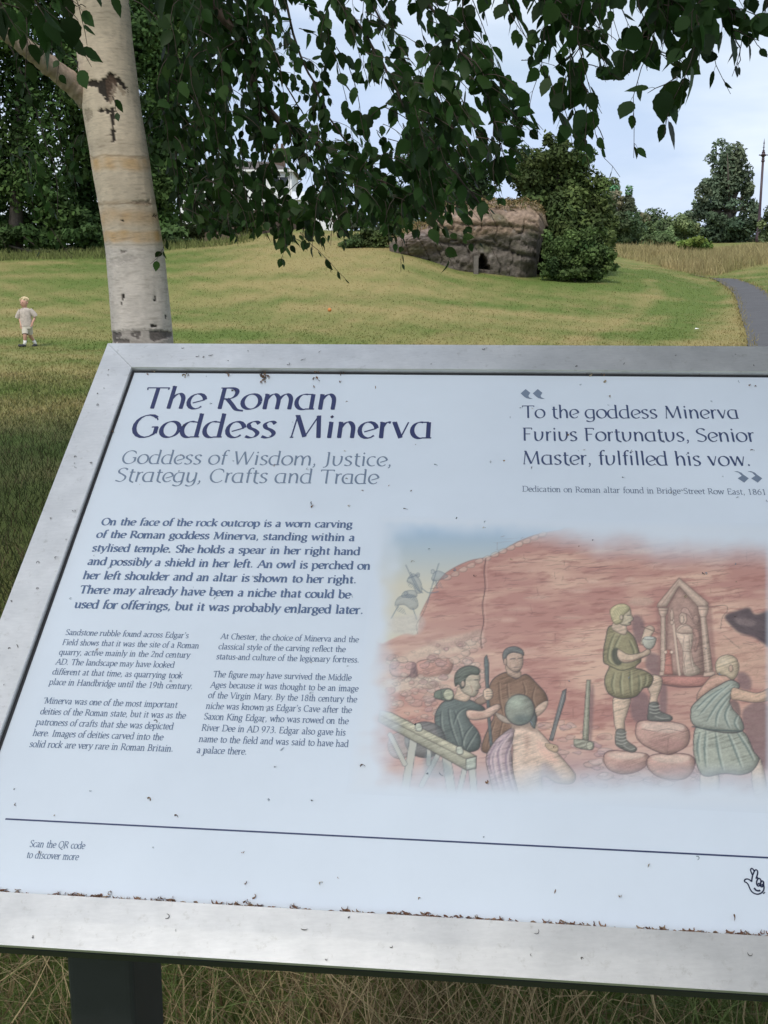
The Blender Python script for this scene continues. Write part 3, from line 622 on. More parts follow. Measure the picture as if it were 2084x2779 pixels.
# rough grass near the sign
def tones(n, rng, green):
    k = rng.random(n); st = np.array([.46, .35, .185])[None]*rng.uniform(.45, 1.35, (n, 1)); br = np.array([.24, .165, .085])[None]*rng.uniform(.6, 1.3, (n, 1)); gr = np.array([.12, .155, .045])[None]*rng.uniform(.6, 1.6, (n, 1))
    c = np.where((k < green)[:, None], gr, np.where((k < green+.25*(1-green))[:, None], br, st)); return c
n = 30000; y = rg.uniform(1.15, 4.2, n); x = np.where(rg.random(n) < .78, rg.uniform(-.55, .62, n)*y, rg.normal(0, .8, n)*y)+rg.normal(0, .06, n)
gp = np.clip(.20+.5*sn(x, y, .7, 31)+.4*np.exp(-((x+.62)/.22)**2-((y-1.7)/.4)**2)+.4*np.exp(-((x-.55)/.22)**2-((y-2.1)/.5)**2), .03, .9)
V, F, I = blades(x, y, rg.uniform(.06, .27, n), rg.uniform(.002, .0062, n), rg.uniform(.4, 1.25, n), rg, 4, .9)
k = rg.random(n); c = tones(n, rg, gp)
a = mesh('long_grass', V, F, m_grass, color=c[I]); tag(a, 'tangled dry and green long grass growing round the sign posts', 'grass', kind='stuff')
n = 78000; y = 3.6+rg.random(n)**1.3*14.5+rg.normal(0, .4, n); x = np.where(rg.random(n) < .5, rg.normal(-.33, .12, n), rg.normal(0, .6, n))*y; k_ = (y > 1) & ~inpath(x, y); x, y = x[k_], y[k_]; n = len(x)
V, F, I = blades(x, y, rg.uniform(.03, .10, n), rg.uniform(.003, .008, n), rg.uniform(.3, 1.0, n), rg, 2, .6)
c = .37*tones(n, rg, np.clip(.80+.4*sn(x, y, 1.3, 33), .2, .97))  # grass tones darkened to paint in the shade under the tree
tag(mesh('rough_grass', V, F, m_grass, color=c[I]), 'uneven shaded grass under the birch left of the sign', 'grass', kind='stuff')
# ------------------------------------------------------------------ the information sign
S = .8
PR_ = Vector((0.99449233, -0.10480938, 0)); PU = Vector((0.08381626, 0.79529746, 0.60039719)); PU = (PU-PR_*PU.dot(PR_)).normalized(); PN = PR_.cross(PU)
d0 = sray(1042*768/2084, 2470*768/2084)
PO = Vector((0, 0, EYE))+d0*S
def P3(x, y, z=0.): return PO+PR_*(x*S)+PU*(y*S)+PN*z
ZS = -.0062                                    # face of the printed sheet, below the frame
def on_panel(fx, fy):
    """panel coordinates of a point of the photograph (2084 px wide)"""
    d = sray(fx*768/2084, fy*768/2084); C0 = Vector((0, 0, EYE)); t = ((PO-C0).dot(PN)+ZS)/d.dot(PN); q = C0+d*t-PO
    return np.array([q.dot(PR_)/S, q.dot(PU)/S])
IX0, IX1, IY0, IY1 = -.416, .636, -.0025, .7455; FW = .0475
OX0, OX1, OY0, OY1 = IX0-FW, IX1+FW, IY0-.0495, IY1+.0515
q = P3((OX0+OX1)/2, .2); sign = empty('information_sign', (q.x, q.y, 0.), 'slanted information board in a steel frame on dark posts', 'sign')
# steel
m_steel = bpy.data.materials.new('brushed_steel'); m_steel.use_nodes = True; t = m_steel.node_tree; B = t.nodes['Principled BSDF']
B.inputs['Metallic'].default_value = .62
c = t.nodes.new('ShaderNodeTexCoord')
def tnoise(sc, stretch, det=6, rough=.6):
    mp = t.nodes.new('ShaderNodeMapping'); mp.inputs['Scale'].default_value = stretch; n = t.nodes.new('ShaderNodeTexNoise'); n.inputs['Scale'].default_value = sc; n.inputs['Detail'].default_value = det; n.inputs['Roughness'].default_value = rough
    t.links.new(c.outputs['Object'], mp.inputs[0]); t.links.new(mp.outputs[0], n.inputs[0]); return n.outputs[0]
def tramp(src, p0, p1, c0, c1):
    r = t.nodes.new('ShaderNodeValToRGB'); r.color_ramp.elements[0].position = p0; r.color_ramp.elements[1].position = p1; r.color_ramp.elements[0].color = (*c0, 1); r.color_ramp.elements[1].color = (*c1, 1)
    t.links.new(src, r.inputs[0]); return r.outputs[0]
def tmix(a, b, f=1., mode='MULTIPLY'):
    k = t.nodes.new('ShaderNodeMix'); k.data_type = 'RGBA'; k.blend_type = mode
    if hasattr(f, 'links'): t.links.new(f, k.inputs[0])
    else: k.inputs[0].default_value = f
    for s_, i_ in ((a, 6), (b, 7)):
        if hasattr(s_, 'links'): t.links.new(s_, k.inputs[i_])
        else: k.inputs[i_].default_value = (*s_, 1)
    return k.outputs[2]
a = tramp(tnoise(22, (1, 1, 1)), .35, .68, (.65, .65, .645), (.78, .775, .765)); b = tramp(tnoise(130, (1, 1, 1), 4, .7), .27, .42, (.78, .77, .74), (1, 1, 1))
e = tramp(tnoise(420, (.25, 1, 1), 2), .3, .7, (.93, .93, .93), (1.0, 1.0, 1.0))
t.links.new(tmix(tmix(a, b, .75), e), B.inputs['Base Color'])
r = t.nodes.new('ShaderNodeMapRange'); r.inputs[3].default_value = .30; r.inputs[4].default_value = .52; t.links.new(tnoise(14, (1, 1, 1), 5), r.inputs[0]); t.links.new(r.outputs[0], B.inputs['Roughness'])
bn = t.nodes.new('ShaderNodeBump'); bn.inputs['Strength'].default_value = .03; bn.inputs['Distance'].default_value = .001; t.links.new(tnoise(300, (1, 1, 1), 3), bn.inputs['Height']); t.links.new(bn.outputs[0], B.inputs['Normal'])
# rails: mitred hollow section, softly rounded edges
RT = .0035                                     # top of the rail above the sheet... recess of the sheet
prof = [(0, -.0040), (0, -.0022), (.0008, -.0006), (.0024, 0), (.5, 0), (.985, -.0003), (1.0, -.0016), (1.0, -.0062), (1.0, -.008)]   # (share of the way outer -> inner, height)
def rail(o0, o1, i0, i1):
    V = []; n = len(prof); K = 14
    for s_ in range(K+1):
        w = s_/K
        for f_, z in prof:
            f2 = f_ if f_ in (0, 1.) or f_ > .01 else f_*20/ (FW*S*1000)*.05*20
            ax = o0[0]+(i0[0]-o0[0])*f2; ay = o0[1]+(i0[1]-o0[1])*f2; bx = o1[0]+(i1[0]-o1[0])*f2; by = o1[1]+(i1[1]-o1[1])*f2
            V.append(P3(ax+(bx-ax)*w, ay+(by-ay)*w, z))
    F = [(s_*n+k, s_*n+k+1, (s_+1)*n+k+1, (s_+1)*n+k) for s_ in range(K) for k in range(n-1)]
    F += [tuple(range(n)), tuple(K*n+k for k in range(n))[::-1]]
    return V, F
g = .00025
O = [(OX0, OY0), (OX1, OY0), (OX1, OY1), (OX0, OY1)]; I4 = [(IX0, IY0), (IX1, IY0), (IX1, IY1), (IX0, IY1)]
frame = bpy.data.objects.new('frame', None); col.objects.link(frame); frame.parent = sign; frame.empty_display_size = .1
for k in range(4):
    a, b, c_, d = np.array(O[k]), np.array(O[(k+1) % 4]), np.array(I4[k]), np.array(I4[(k+1) % 4]); u = (b-a)/np.linalg.norm(b-a)*g
    V, F = rail(a+u, b-u, c_+u, d-u); mesh('rail', V, F, m_steel, frame)
m_dark = mat('powder_coated_charcoal', (.030, .032, .034), .55, var=.15, vscale=30, bump=.08, bscale=400, bdist=.001)
mb = MB()                                      # folded tray behind the sheet
def bx(mb, x0, y0, z0, x1, y1, z1):
    V = [P3(*p) for p in ((x0, y0, z0), (x1, y0, z0), (x1, y1, z0), (x0, y1, z0), (x0, y0, z1), (x1, y0, z1), (x1, y1, z1), (x0, y1, z1))]
    mb.add(V, [(0, 3, 2, 1), (4, 5, 6, 7), (0, 1, 5, 4), (1, 2, 6, 5), (2, 3, 7, 6), (3, 0, 4, 7)])
bx(mb, OX0+.002, OY0+.0012, -.0195, OX1-.002, OY1-.002, -.0092); mb.build('backing_tray', m_dark, sign)
# posts
def post(frac):
    lo = np.array([math.nan]*3); mb = MB()
    return mb
w = .058
pf = Vector((PR_.y*-1, PR_.x, 0)).normalized()   # horizontal direction away from the reader
def post_at(c0):
    mb = MB(); r = .006
    for (x0, x1, y0, y1) in ((0, w, 0, .082),):
        ring = []
        for cx, cy, a0 in ((x1-r, y0+r, -90), (x1-r, y1-r, 0), (x0+r, y1-r, 90), (x0+r, y0+r, 180)):
            for s_ in range(4): an = R_(a0+s_*30); ring.append((cx+r*math.cos(an), cy+r*math.sin(an)))
        V = []; n = len(ring)
        for top in (0, 1):
            for (a, b) in ring:
                p = c0+PR_*a+pf*b
                if top:                          # cut to the slope of the tray
                    tt = (PO-p).dot(PN)-.0199; p = p+Vector((0, 0, tt/PN.z))
                else: p.z = -.3
                V.append(p)
        mb.add(V, [(k, (k+1) % n, n+(k+1) % n, n+k) for k in range(n)]+[tuple(range(n, 2*n)), tuple(range(n))[::-1]])
    mb.build('post', m_dark, sign)
c0 = Vector((0, 0, EYE)); dd = sray(69.4, 1024); ZPOST = .955
c0 = c0+dd*ZPOST; c0.z = 0; post_at(c0)
xl = (c0-PO).dot(PR_)/S; xr = (OX0+OX1)-xl-w/S
post_at(c0+PR_*((xr-xl)*S))
# the printed sheet
m_sheet = mat('printed_sheet', (.735, .795, .86), .45, spec=.3, attr=False, var=.045, vscale=6)
mb = MB(); bx(mb, IX0-.003, IY0-.003, ZS-.003, IX1+.003, IY1+.003, ZS); panel = mb.build('panel', m_sheet, sign)
m_print = mat('print_ink', (.735, .795, .86), .45, spec=.3, attr=True)
# illustration
Lp, _ = paint()
x0, y0 = on_panel(1018, 2150); x1 = .565; y1 = on_panel(1500, 1408)[1]; x0 = on_panel(1030, 1800)[0]-.02; y0 = on_panel(1500, 2180)[1]
nx, ny = 600, 470
gx, gy = np.meshgrid(np.linspace(x0, x1, nx), np.linspace(y0, y1, ny))
o3 = np.array(PO); G = o3+gx[..., None]*S*np.array(PR_)+gy[..., None]*S*np.array(PU)+np.array(PN)*(ZS+.00012)
u, v = to_px(G); u = (u*2084/768-1000)*1659/1084*.5; v = (v*2084/768-1380)*1659/1084*.5
over = np.clip((u-PW+8)/20, 0, 1)[..., None]
uc, vc = np.clip(u-.5, 0, PW-1.01), np.clip(v-.5, 0, PH-1.01); iu, iv = uc.astype(int), vc.astype(int); fu, fv = (uc-iu)[..., None], (vc-iv)[..., None]
Cg = (Lp[iv, iu]*(1-fu)+Lp[iv, iu+1]*fu)*(1-fv)+(Lp[iv+1, iu]*(1-fu)+Lp[iv+1, iu+1]*fu)*fv
Cg = Cg*(1-over)+over*1.0
edge = np.minimum.reduce([gx-x0, x1-gx, gy-y0, y1-gy])/.012; edge = np.clip(edge, 0, 1)[..., None]; Cg = Cg*edge+1-edge
i, j = np.meshgrid(np.arange(nx-1), np.arange(ny-1)); FI = np.stack([j*nx+i, j*nx+i+1, (j+1)*nx+i+1, (j+1)*nx+i], -1).reshape(-1, 4)
il = mesh('illustration', G.reshape(-1, 3), FI, m_print, panel, color=Cg.reshape(-1, 3)); il['label'] = 'print of tunic-clad quarrymen carving a shrine in red rock'
# ---- lettering: two small stroke alphabets drawn with a broad pen
A_ = lambda cx, cy, rx, ry, a0, a1, n=14: [(cx+rx*math.cos(R_(a0+(a1-a0)*k/n)), cy+ry*math.sin(R_(a0+(a1-a0)*k/n))) for k in range(n+1)]
Sm = lambda *p: [tuple(q) for q in crom([(p[i], p[i+1]) for i in range(0, len(p), 2)], False, 5)]
Ln = lambda *p: [(p[i], p[i+1]) for i in range(0, len(p), 2)]
SF = .082
def sf(x, y, k=0, L=SF): return ('t', Ln(x-L*(k <= 0), y, x+L*(k >= 0), y))
XH = .44; AS = .70; CP = .65
def text_font():
    G = {}
    def g(ch, adv, *st): G[ch] = (adv, st)
    n = 'n'
    arch = lambda x, w: Sm(x, .26, x+.07, .38, x+.15, XH, x+w-.045, .40, x+w, .28, x+w, 0)
    g('a', .44, (n, A_(.2, .215, .15, .225, 60, 300)), (n, Ln(.36, XH, .36, .07)), (n, Sm(.36, .08, .37, .01, .43, .03)), ('t', Ln(.24, XH-.01, .36, XH-.02)), ('t', Sm(.25, .02, .31, .06, .36, .16)))
    g('b', .47, (n, Ln(.09, AS, .09, .02)), (n, A_(.24, .215, .17, .225, 140, -150)), sf(.07, AS, -1))
    g('c', .38, (n, A_(.22, .215, .18, .225, 50, 320)))
    g('d', .48, (n, A_(.21, .215, .17, .225, 50, 310)), (n, Ln(.37, AS, .37, .06)), (n, Sm(.37, .07, .39, .0, .44, .02)), sf(.35, AS, -1))
    g('e', .40, (n, A_(.21, .215, .175, .225, 10, 318)), ('t', Ln(.05, .20, .375, .255)))
    g('f', .29, (n, Sm(.33, .66, .26, .71, .18, .66, .155, .52, .14, .2, .13, 0)), ('t', Ln(.05, XH-.02, .28, XH-.02)), sf(.13, 0))
    g('g', .44, (n, A_(.2, .27, .14, .165, 0, 360)), (n, Sm(.14, .13, .09, .06, .16, .02, .30, .0, .37, -.07, .30, -.18, .15, -.20, .05, -.13, .08, -.05, .18, .01)), ('t', Ln(.30, .40, .42, .43)))
    g('h', .48, (n, Ln(.09, AS, .09, 0)), (n, arch(.09, .27)), sf(.07, AS, -1), sf(.09, 0), sf(.36, 0))
    g('i', .24, (n, Ln(.12, XH, .12, 0)), sf(.10, XH-.01, -1), sf(.12, 0), ('d', Ln(.12, .60, .13, .615)))
    g('k', .45, (n, Ln(.09, AS, .09, 0)), ('t', Ln(.36, XH, .10, .2)), (n, Ln(.17, .26, .40, 0)), sf(.07, AS, -1), sf(.09, 0), sf(.36, XH-.01))
    g('l', .24, (n, Ln(.12, AS, .12, 0)), sf(.10, AS, -1), sf(.12, 0))
    g('m', .72, (n, Ln(.09, XH, .09, 0)), (n, arch(.09, .25)), (n, arch(.34, .25)), sf(.07, XH-.01, -1), sf(.09, 0), sf(.34, 0), sf(.59, 0))
    g('n', .49, (n, Ln(.09, XH, .09, 0)), (n, arch(.09, .27)), sf(.07, XH-.01, -1), sf(.09, 0), sf(.36, 0))
    g('o', .44, (n, A_(.22, .215, .185, .225, 0, 360, 20)))
    g('p', .48, (n, Ln(.09, XH, .09, -.2)), (n, A_(.24, .215, .175, .225, 140, -150)), sf(.07, XH-.01, -1), sf(.09, -.2))
    g('q', .46, (n, A_(.21, .215, .17, .225, 50, 310)), (n, Ln(.37, XH, .37, -.2)), sf(.37, -.2))
    g('r', .34, (n, Ln(.09, XH, .09, 0)), (n, Sm(.09, .26, .16, .39, .24, .44, .31, .41)), sf(.07, XH-.01, -1), sf(.09, 0))
    g('s', .35, (n, Sm(.28, .36, .23, .43, .14, .44, .07, .37, .10, .28, .22, .20, .29, .12, .25, .02, .14, -.01, .05, .06)))
    g('t', .30, (n, Sm(.14, .56, .135, .3, .14, .08, .19, .0, .28, .05)), ('t', Ln(.04, XH-.02, .28, XH-.02)))
    g('u', .49, (n, Sm(.10, XH, .10, .15, .14, .03, .22, .0, .31, .06, .37, .18)), (n, Ln(.38, XH, .38, .0)), sf(.08, XH-.01, -1), sf(.36, XH-.01, -1), sf(.38, 0, 1))
    g('v', .43, (n, Ln(.06, XH, .22, 0)), ('t', Ln(.22, 0, .38, XH)), sf(.06, XH-.01), sf(.38, XH-.01))
    g('w', .66, (n, Ln(.06, XH, .20, 0)), ('t', Ln(.20, 0, .33, XH)), (n, Ln(.33, XH, .47, 0)), ('t', Ln(.47, 0, .60, XH)), sf(.06, XH-.01), sf(.60, XH-.01))
    g('x', .44, (n, Ln(.07, XH, .37, 0)), ('t', Ln(.36, XH, .08, 0)), sf(.07, XH-.01), sf(.36, XH-.01), sf(.08, 0), sf(.37, 0))
    g('y', .43, (n, Ln(.06, XH, .22, .02)), ('t', Sm(.39, XH, .25, .08, .15, -.14, .04, -.19)), sf(.06, XH-.01), sf(.38, XH-.01))
    g('z', .40, ('t', Ln(.07, XH-.01, .34, XH-.01)), (n, Ln(.34, XH, .06, 0)), ('t', Ln(.06, .01, .35, .01)))
    g('A', .62, ('t', Ln(.05, 0, .31, CP)), (n, Ln(.31, CP, .57, 0)), ('t', Ln(.14, .22, .48, .22)), sf(.06, 0), sf(.56, 0))
    g('B', .56, (n, Ln(.12, CP, .12, 0)), (n, Sm(.12, CP-.01, .32, CP-.02, .40, .5, .34, .37, .14, .345)), (n, Sm(.14, .345, .36, .33, .47, .2, .40, .04, .12, .01)), sf(.10, CP, -1), sf(.10, 0, -1))
    g('C', .58, (n, A_(.34, .32, .28, .335, 45, 315)))
    g('D', .66, (n, Ln(.12, CP, .12, 0)), (n, Sm(.12, CP-.01, .38, CP-.02, .56, .52, .60, .32, .54, .12, .38, .02, .12, .01)), sf(.10, CP, -1), sf(.10, 0, -1))
    g('E', .52, (n, Ln(.12, CP, .12, 0)), ('t', Ln(.08, CP-.01, .45, CP-.01)), ('t', Ln(.12, .34, .38, .34)), ('t', Ln(.08, .01, .48, .01)), ('t', Ln(.45, CP, .45, .53)), ('t', Ln(.48, 0, .50, .13)))
    g('F', .50, (n, Ln(.12, CP, .12, 0)), ('t', Ln(.08, CP-.01, .46, CP-.01)), ('t', Ln(.12, .33, .38, .33)), ('t', Ln(.46, CP, .46, .53)), sf(.12, 0))
    g('H', .68, (n, Ln(.13, CP, .13, 0)), (n, Ln(.55, CP, .55, 0)), ('t', Ln(.13, .34, .55, .34)), sf(.13, CP-.01), sf(.13, 0), sf(.55, CP-.01), sf(.55, 0))
    g('I', .32, (n, Ln(.16, CP, .16, 0)), sf(.16, CP-.01), sf(.16, 0))
    g('K', .60, (n, Ln(.12, CP, .12, 0)), ('t', Ln(.50, CP, .13, .30)), (n, Ln(.22, .38, .56, 0)), sf(.12, CP-.01), sf(.12, 0), sf(.50, CP-.01), sf(.55, 0))
    g('M', .80, ('t', Ln(.12, 0, .15, CP)), (n, Ln(.15, CP, .39, .03)), ('t', Ln(.39, .03, .64, CP)), (n, Ln(.64, CP, .69, 0)), sf(.12, 0), sf(.69, 0), sf(.12, CP-.01, -1), sf(.66, CP-.01, 1))
    g('O', .66, (n, A_(.33, .32, .28, .335, 0, 360, 22)))
    g('Q', .66, (n, A_(.33, .32, .28, .335, 0, 360, 22)), (n, Sm(.33, .0, .45, -.12, .62, -.16)))
    g('R', .57, (n, Ln(.12, CP, .12, 0)), (n, Sm(.12, CP-.01, .34, CP-.02, .43, .48, .36, .34, .14, .31)), (n, Ln(.26, .32, .54, 0)), sf(.10, CP, -1), sf(.12, 0))
    g('S', .46, (n, Sm(.39, .54, .33, .64, .20, .65, .09, .55, .12, .42, .28, .32, .40, .20, .36, .05, .22, -.01, .07, .08)))
    g('T', .58, (n, Ln(.29, CP, .29, 0)), ('t', Ln(.05, CP-.01, .53, CP-.01)), ('t', Ln(.05, CP, .04, .53)), ('t', Ln(.53, CP, .54, .53)), sf(.29, 0))
    g('V', .60, (n, Ln(.06, CP, .31, 0)), ('t', Ln(.31, 0, .55, CP)), sf(.06, CP-.01), sf(.55, CP-.01))
    g('0', .48, (n, A_(.24, .32, .18, .335, 0, 360, 18)))
    g('1', .46, (n, Ln(.24, CP, .24, 0)), ('t', Ln(.12, .55, .24, CP-.02)), sf(.24, 0))
    g('2', .48, (n, Sm(.08, .52, .15, .64, .28, .64, .36, .52, .30, .34, .07, .02)), (n, Ln(.07, .02, .40, .02)))
    g('3', .48, (n, Sm(.10, .57, .22, .65, .34, .57, .31, .42, .17, .35)), (n, Sm(.17, .35, .34, .32, .39, .18, .28, .02, .15, -.01, .06, .03)))
    g('6', .48, (n, A_(.24, .2, .165, .21, 0, 360, 18)), (n, Sm(.36, .65, .2, .52, .09, .34, .08, .2)))
    g('7', .48, ('t', Ln(.07, CP-.02, .40, CP-.02)), (n, Ln(.40, CP-.02, .16, 0)))
    g('8', .48, (n, A_(.24, .49, .13, .155, 0, 360, 16)), (n, A_(.24, .165, .16, .175, 0, 360, 16)))
    g('9', .48, (n, A_(.24, .44, .165, .21, 0, 360, 18)), (n, Sm(.40, .44, .38, .28, .28, .1, .12, -.01)))
    g('.', .22, ('d', Ln(.10, .03, .11, .045))); g(',', .22, ('d', Ln(.11, .03, .12, .04)), ('t', Sm(.13, .03, .12, -.05, .06, -.11)))
    g('\u2019', .2, ('d', Ln(.10, .63, .11, .64)), ('t', Sm(.12, .63, .11, .56, .06, .51))); g('\u2018', .2, ('d', Ln(.10, .55, .11, .56)), ('t', Sm(.09, .55, .10, .62, .14, .66)))
    g(' ', .28)
    return G
def title_font():
    G = dict(text_font()); n = 'n'
    def g(ch, adv, *st): G[ch] = (adv, st)
    X = .46; st = lambda x, y0=X, y1=0: ('n', Ln(x, y0, x, y1)); fl = lambda x: ('t', Ln(x-.035, .004, x+.05, .004)); hd = lambda x, y: ('t', Ln(x-.06, y-.012, x, y-.004))
    arch = lambda x, w: Sm(x, .27, x+.07, .39, x+.17, X, x+w-.05, .41, x+w, .28, x+w, 0)
    g('a', .55, (n, A_(.24, .225, .20, .235, 75, 285)), ('t', Ln(.28, X-.004, .43, X-.004)), st(.43), ('t', Ln(.28, .004, .51, .004)))
    g('c', .43, (n, A_(.25, .225, .21, .235, 55, 305)))
    g('d', .56, (n, A_(.24, .225, .20, .235, 75, 285)), ('t', Ln(.28, X-.004, .43, X-.03)), st(.43, AS), ('t', Ln(.28, .004, .51, .004)), hd(.43, AS))
    g('e', .47, (n, A_(.25, .225, .205, .235, 12, 318)), ('t', Ln(.16, .17, .45, .275)))
    g('f', .30, (n, Sm(.34, .68, .25, .71, .165, .62, .15, .46, .15, 0)), ('t', Ln(.05, X-.005, .29, X-.005)), fl(.15))
    g('g', .54, (n, A_(.24, .225, .20, .235, 75, 285)), ('t', Ln(.28, X-.004, .43, X-.004)), (n, Sm(.43, X, .43, .1, .42, -.08, .33, -.18, .2, -.2, .06, -.15)), ('t', Sm(.26, .0, .36, .02, .43, .10)))
    g('h', .53, st(.11, AS), hd(.11, AS), fl(.11), (n, arch(.11, .31)), fl(.42))
    g('i', .26, st(.13), hd(.13, X), fl(.13), ('d', Ln(.12, .605, .135, .62)))
    g('l', .25, st(.13, AS), hd(.13, AS), fl(.13))
    g('m', .84, st(.11), hd(.11, X), fl(.11), (n, arch(.11, .31)), fl(.42), (n, arch(.42, .31)), fl(.73))
    g('n', .54, st(.11), hd(.11, X), fl(.11), (n, arch(.11, .31)), fl(.42))
    g('o', .52, (n, A_(.26, .225, .22, .235, 0, 360, 22)))
    g('r', .33, st(.11), hd(.11, X), fl(.11), (n, Sm(.11, .29, .17, .40, .24, .455, .31, .44)))
    g('s', .40, (n, Sm(.33, .40, .26, .46, .16, .455, .08, .38, .12, .28, .25, .21, .33, .12, .28, .02, .17, -.01, .05, .03)))
    g('t', .33, (n, Sm(.13, .60, .145, .5, .145, .15, .17, .04, .23, -.01, .33, -.05)), ('t', Ln(.05, X-.005, .30, X-.005)))
    g('u', .54, (n, Sm(.10, X, .10, .2, .13, .06, .22, -.01, .33, .03, .41, .14, .44, .30, .44, X)), hd(.10, X), hd(.44, X))
    g('v', .47, (n, Ln(.07, X, .245, 0)), ('t', Ln(.245, 0, .41, X)), hd(.08, X))
    g('w', .71, (n, Ln(.07, X, .22, 0)), ('t', Ln(.22, 0, .36, X)), (n, Ln(.36, X, .52, 0)), ('t', Ln(.52, 0, .65, X)), hd(.08, X))
    g('y', .54, (n, Sm(.10, X, .10, .2, .13, .06, .22, -.01, .33, .03, .43, .16)), (n, Sm(.44, X, .44, .1, .42, -.08, .33, -.18, .2, -.2, .08, -.15)), hd(.10, X), hd(.44, X))
    g('C', .66, (n, A_(.37, .32, .31, .335, 50, 318)), ('t', Ln(.57, .575, .59, .48)))
    g('F', .53, st(.14, CP), ('t', Ln(.06, CP-.006, .48, CP-.006)), ('t', Ln(.14, .34, .40, .34)), fl(.14), ('t', Ln(.48, CP, .47, .56)))
    g('G', .72, (n, A_(.37, .32, .31, .335, 50, 335)), ('t', Ln(.57, .575, .60, .50)), ('n', Ln(.62, .30, .62, .10)), ('t', Ln(.50, .29, .65, .30)))
    g('J', .34, (n, Sm(.20, CP, .20, .2, .19, .02, .12, -.08, .02, -.10)), ('t', Ln(.13, CP-.004, .22, CP-.004)))
    g('M', .90, ('t', Ln(.11, 0, .18, CP)), (n, Ln(.18, CP, .43, .02)), ('t', Ln(.43, .02, .70, CP)), (n, Ln(.70, CP, .77, 0)), fl(.11), fl(.77), ('t', Ln(.12, CP-.004, .2, CP-.004)))
    g('R', .64, st(.14, CP), ('t', Ln(.05, CP-.006, .16, CP-.006)), (n, Sm(.14, CP-.008, .36, CP-.01, .48, .55, .46, .40, .34, .31, .16, .30)), (n, Sm(.27, .31, .42, .14, .56, -.02, .74, -.06)), fl(.14))
    g('S', .54, (n, Sm(.46, .57, .37, .645, .22, .65, .10, .55, .13, .43, .30, .34, .45, .23, .43, .08, .28, -.01, .06, .04)))
    g('T', .62, st(.31, CP), ('t', Ln(.03, CP-.006, .60, CP-.006)), ('t', Ln(.035, CP, .05, .57)), fl(.31), ('t', Ln(.60, CP, .585, .58)))
    g('W', .92, (n, Ln(.07, CP, .26, 0)), ('t', Ln(.26, 0, .46, CP)), (n, Ln(.46, CP, .65, 0)), ('t', Ln(.65, 0, .86, CP)), ('t', Ln(.02, CP-.006, .12, CP-.006)))
    g(' ', .27)
    return G
FT, FTT = text_font(), title_font()
FT['a2'] = (.42, (('n', Sm(.07, .37, .14, .44, .25, .42, .30, .33, .30, .08)), ('n', Sm(.30, .08, .32, .0, .39, .02)), ('n', Sm(.30, .25, .16, .22, .07, .14, .09, .03, .18, .0, .30, .09))))
def write(name, lines, font, size_w, thin, dot, color, rough, slant=0., nib=18, xh=1., track=0., roman=False, label=None):
    """lines: (text, start, end) with start and end of the base line in photograph pixels"""
    V = []; F = []; k = 0
    for text, a, b in lines:
        A = on_panel(*a); Bq = on_panel(*b)
        gl = [font['a2' if (ch == 'a' and roman) else ch] for ch in text]
        adv = sum(g_[0] for g_ in gl)+track*len(gl)
        ln = math.hypot(*(Bq-A)); sc = ln/(adv-.10); ux = (Bq-A)/ln; uy = np.array([-ux[1], ux[0]])
        # natural height: the same for every line of a block
        sy = size_of.get(name, sc); cx = -.04
        for (ad, strokes) in gl:
            for kind, pts in strokes:
                p = np.array(pts, float); m = len(p)
                if kind == 'd':
                    c_ = p.mean(0); r = dot*.62; p = c_+r*np.array([[-1, 0], [0, -1.05], [1, 0], [0, 1.05]]); L_ = None
                    q = p; poly = q
                else:
                    tg = np.gradient(p, axis=0) if m > 2 else np.repeat(p[1:]-p[:1], 2, 0)
                    tg = tg/np.maximum(np.linalg.norm(tg, axis=1, keepdims=True), 1e-9); nr = np.stack([-tg[:, 1], tg[:, 0]], 1)
                    if kind == 't': hw = np.full(m, thin*.68)
                    else:
                        ph = np.arctan2(tg[:, 1], tg[:, 0])-R_(nib); hw = .5*np.sqrt((size_w*np.sin(ph))**2+(thin*np.cos(ph))**2)
                    e = np.zeros_like(p); 
                    l, r = p+nr*hw[:, None], p-nr*hw[:, None]
                    poly = np.concatenate([l, r[::-1]])
                x = (poly[:, 0]+cx+slant*poly[:, 1])*sc; y = poly[:, 1]*sy
                w2 = A+x[:, None]*ux+y[:, None]*uy
                zz = ZS+.00016+.00003*(k % 5); k += 1
                P = o3+w2[:, :1]*S*np.array(PR_)+w2[:, 1:]*S*np.array(PU)+np.array(PN)*zz
                b0 = len(V); V += P.tolist()
                if kind == 'd': F.append((b0, b0+1, b0+2, b0+3))
                else: F += [(b0+q_, b0+2*m-1-q_, b0+2*m-2-q_, b0+q_+1) for q_ in range(m-1)]
            cx += ad+track
    o = mesh(name, V, F, mat('ink_'+name, color, rough, spec=.3), panel)
    if label: o['label'] = label
    return o
size_of = {'title': .0640, 'subtitle': .0355, 'quotation': .0350, 'dedication': .0140, 'lead_paragraph': .0170, 'body_text': .0114, 'caption': .0104}
write('title', [("The Roman", (384, 1108), (909, 1111)), ("Goddess Minerva", (354, 1185.5), (1168, 1189))], FTT, .112, .026, .08, (.036, .046, .135), .35, slant=0., label='dark blue heading')
write('subtitle', [("Goddess of Wisdom, Justice,", (328, 1257.5), (1060, 1264.7)), ("Strategy, Crafts and Trade", (311, 1306), (1023, 1313))], FTT, .086, .032, .08, (.19, .245, .33), .35, slant=0., label='pale blue-grey heading line')
write('quotation', [("To the goddess Minerva", (1418, 1133.7), (2004, 1135.8)), ("Furius Fortunatus, Senior", (1418, 1195.3), (2047, 1198.6)), ("Master, fulfilled his vow.", (1418, 1259.4), (2036, 1264.5))], FTT, .094, .030, .085, (.060, .085, .175), .35, label='three lines of a quoted dedication')
write('dedication', [("Dedication on Roman altar found in Bridge Street Row East, 1861", (1418, 1334), (2079, 1343))], FT, .075, .036, .08, (.085, .125, .21), .35, roman=True, label='small line under the quotation')
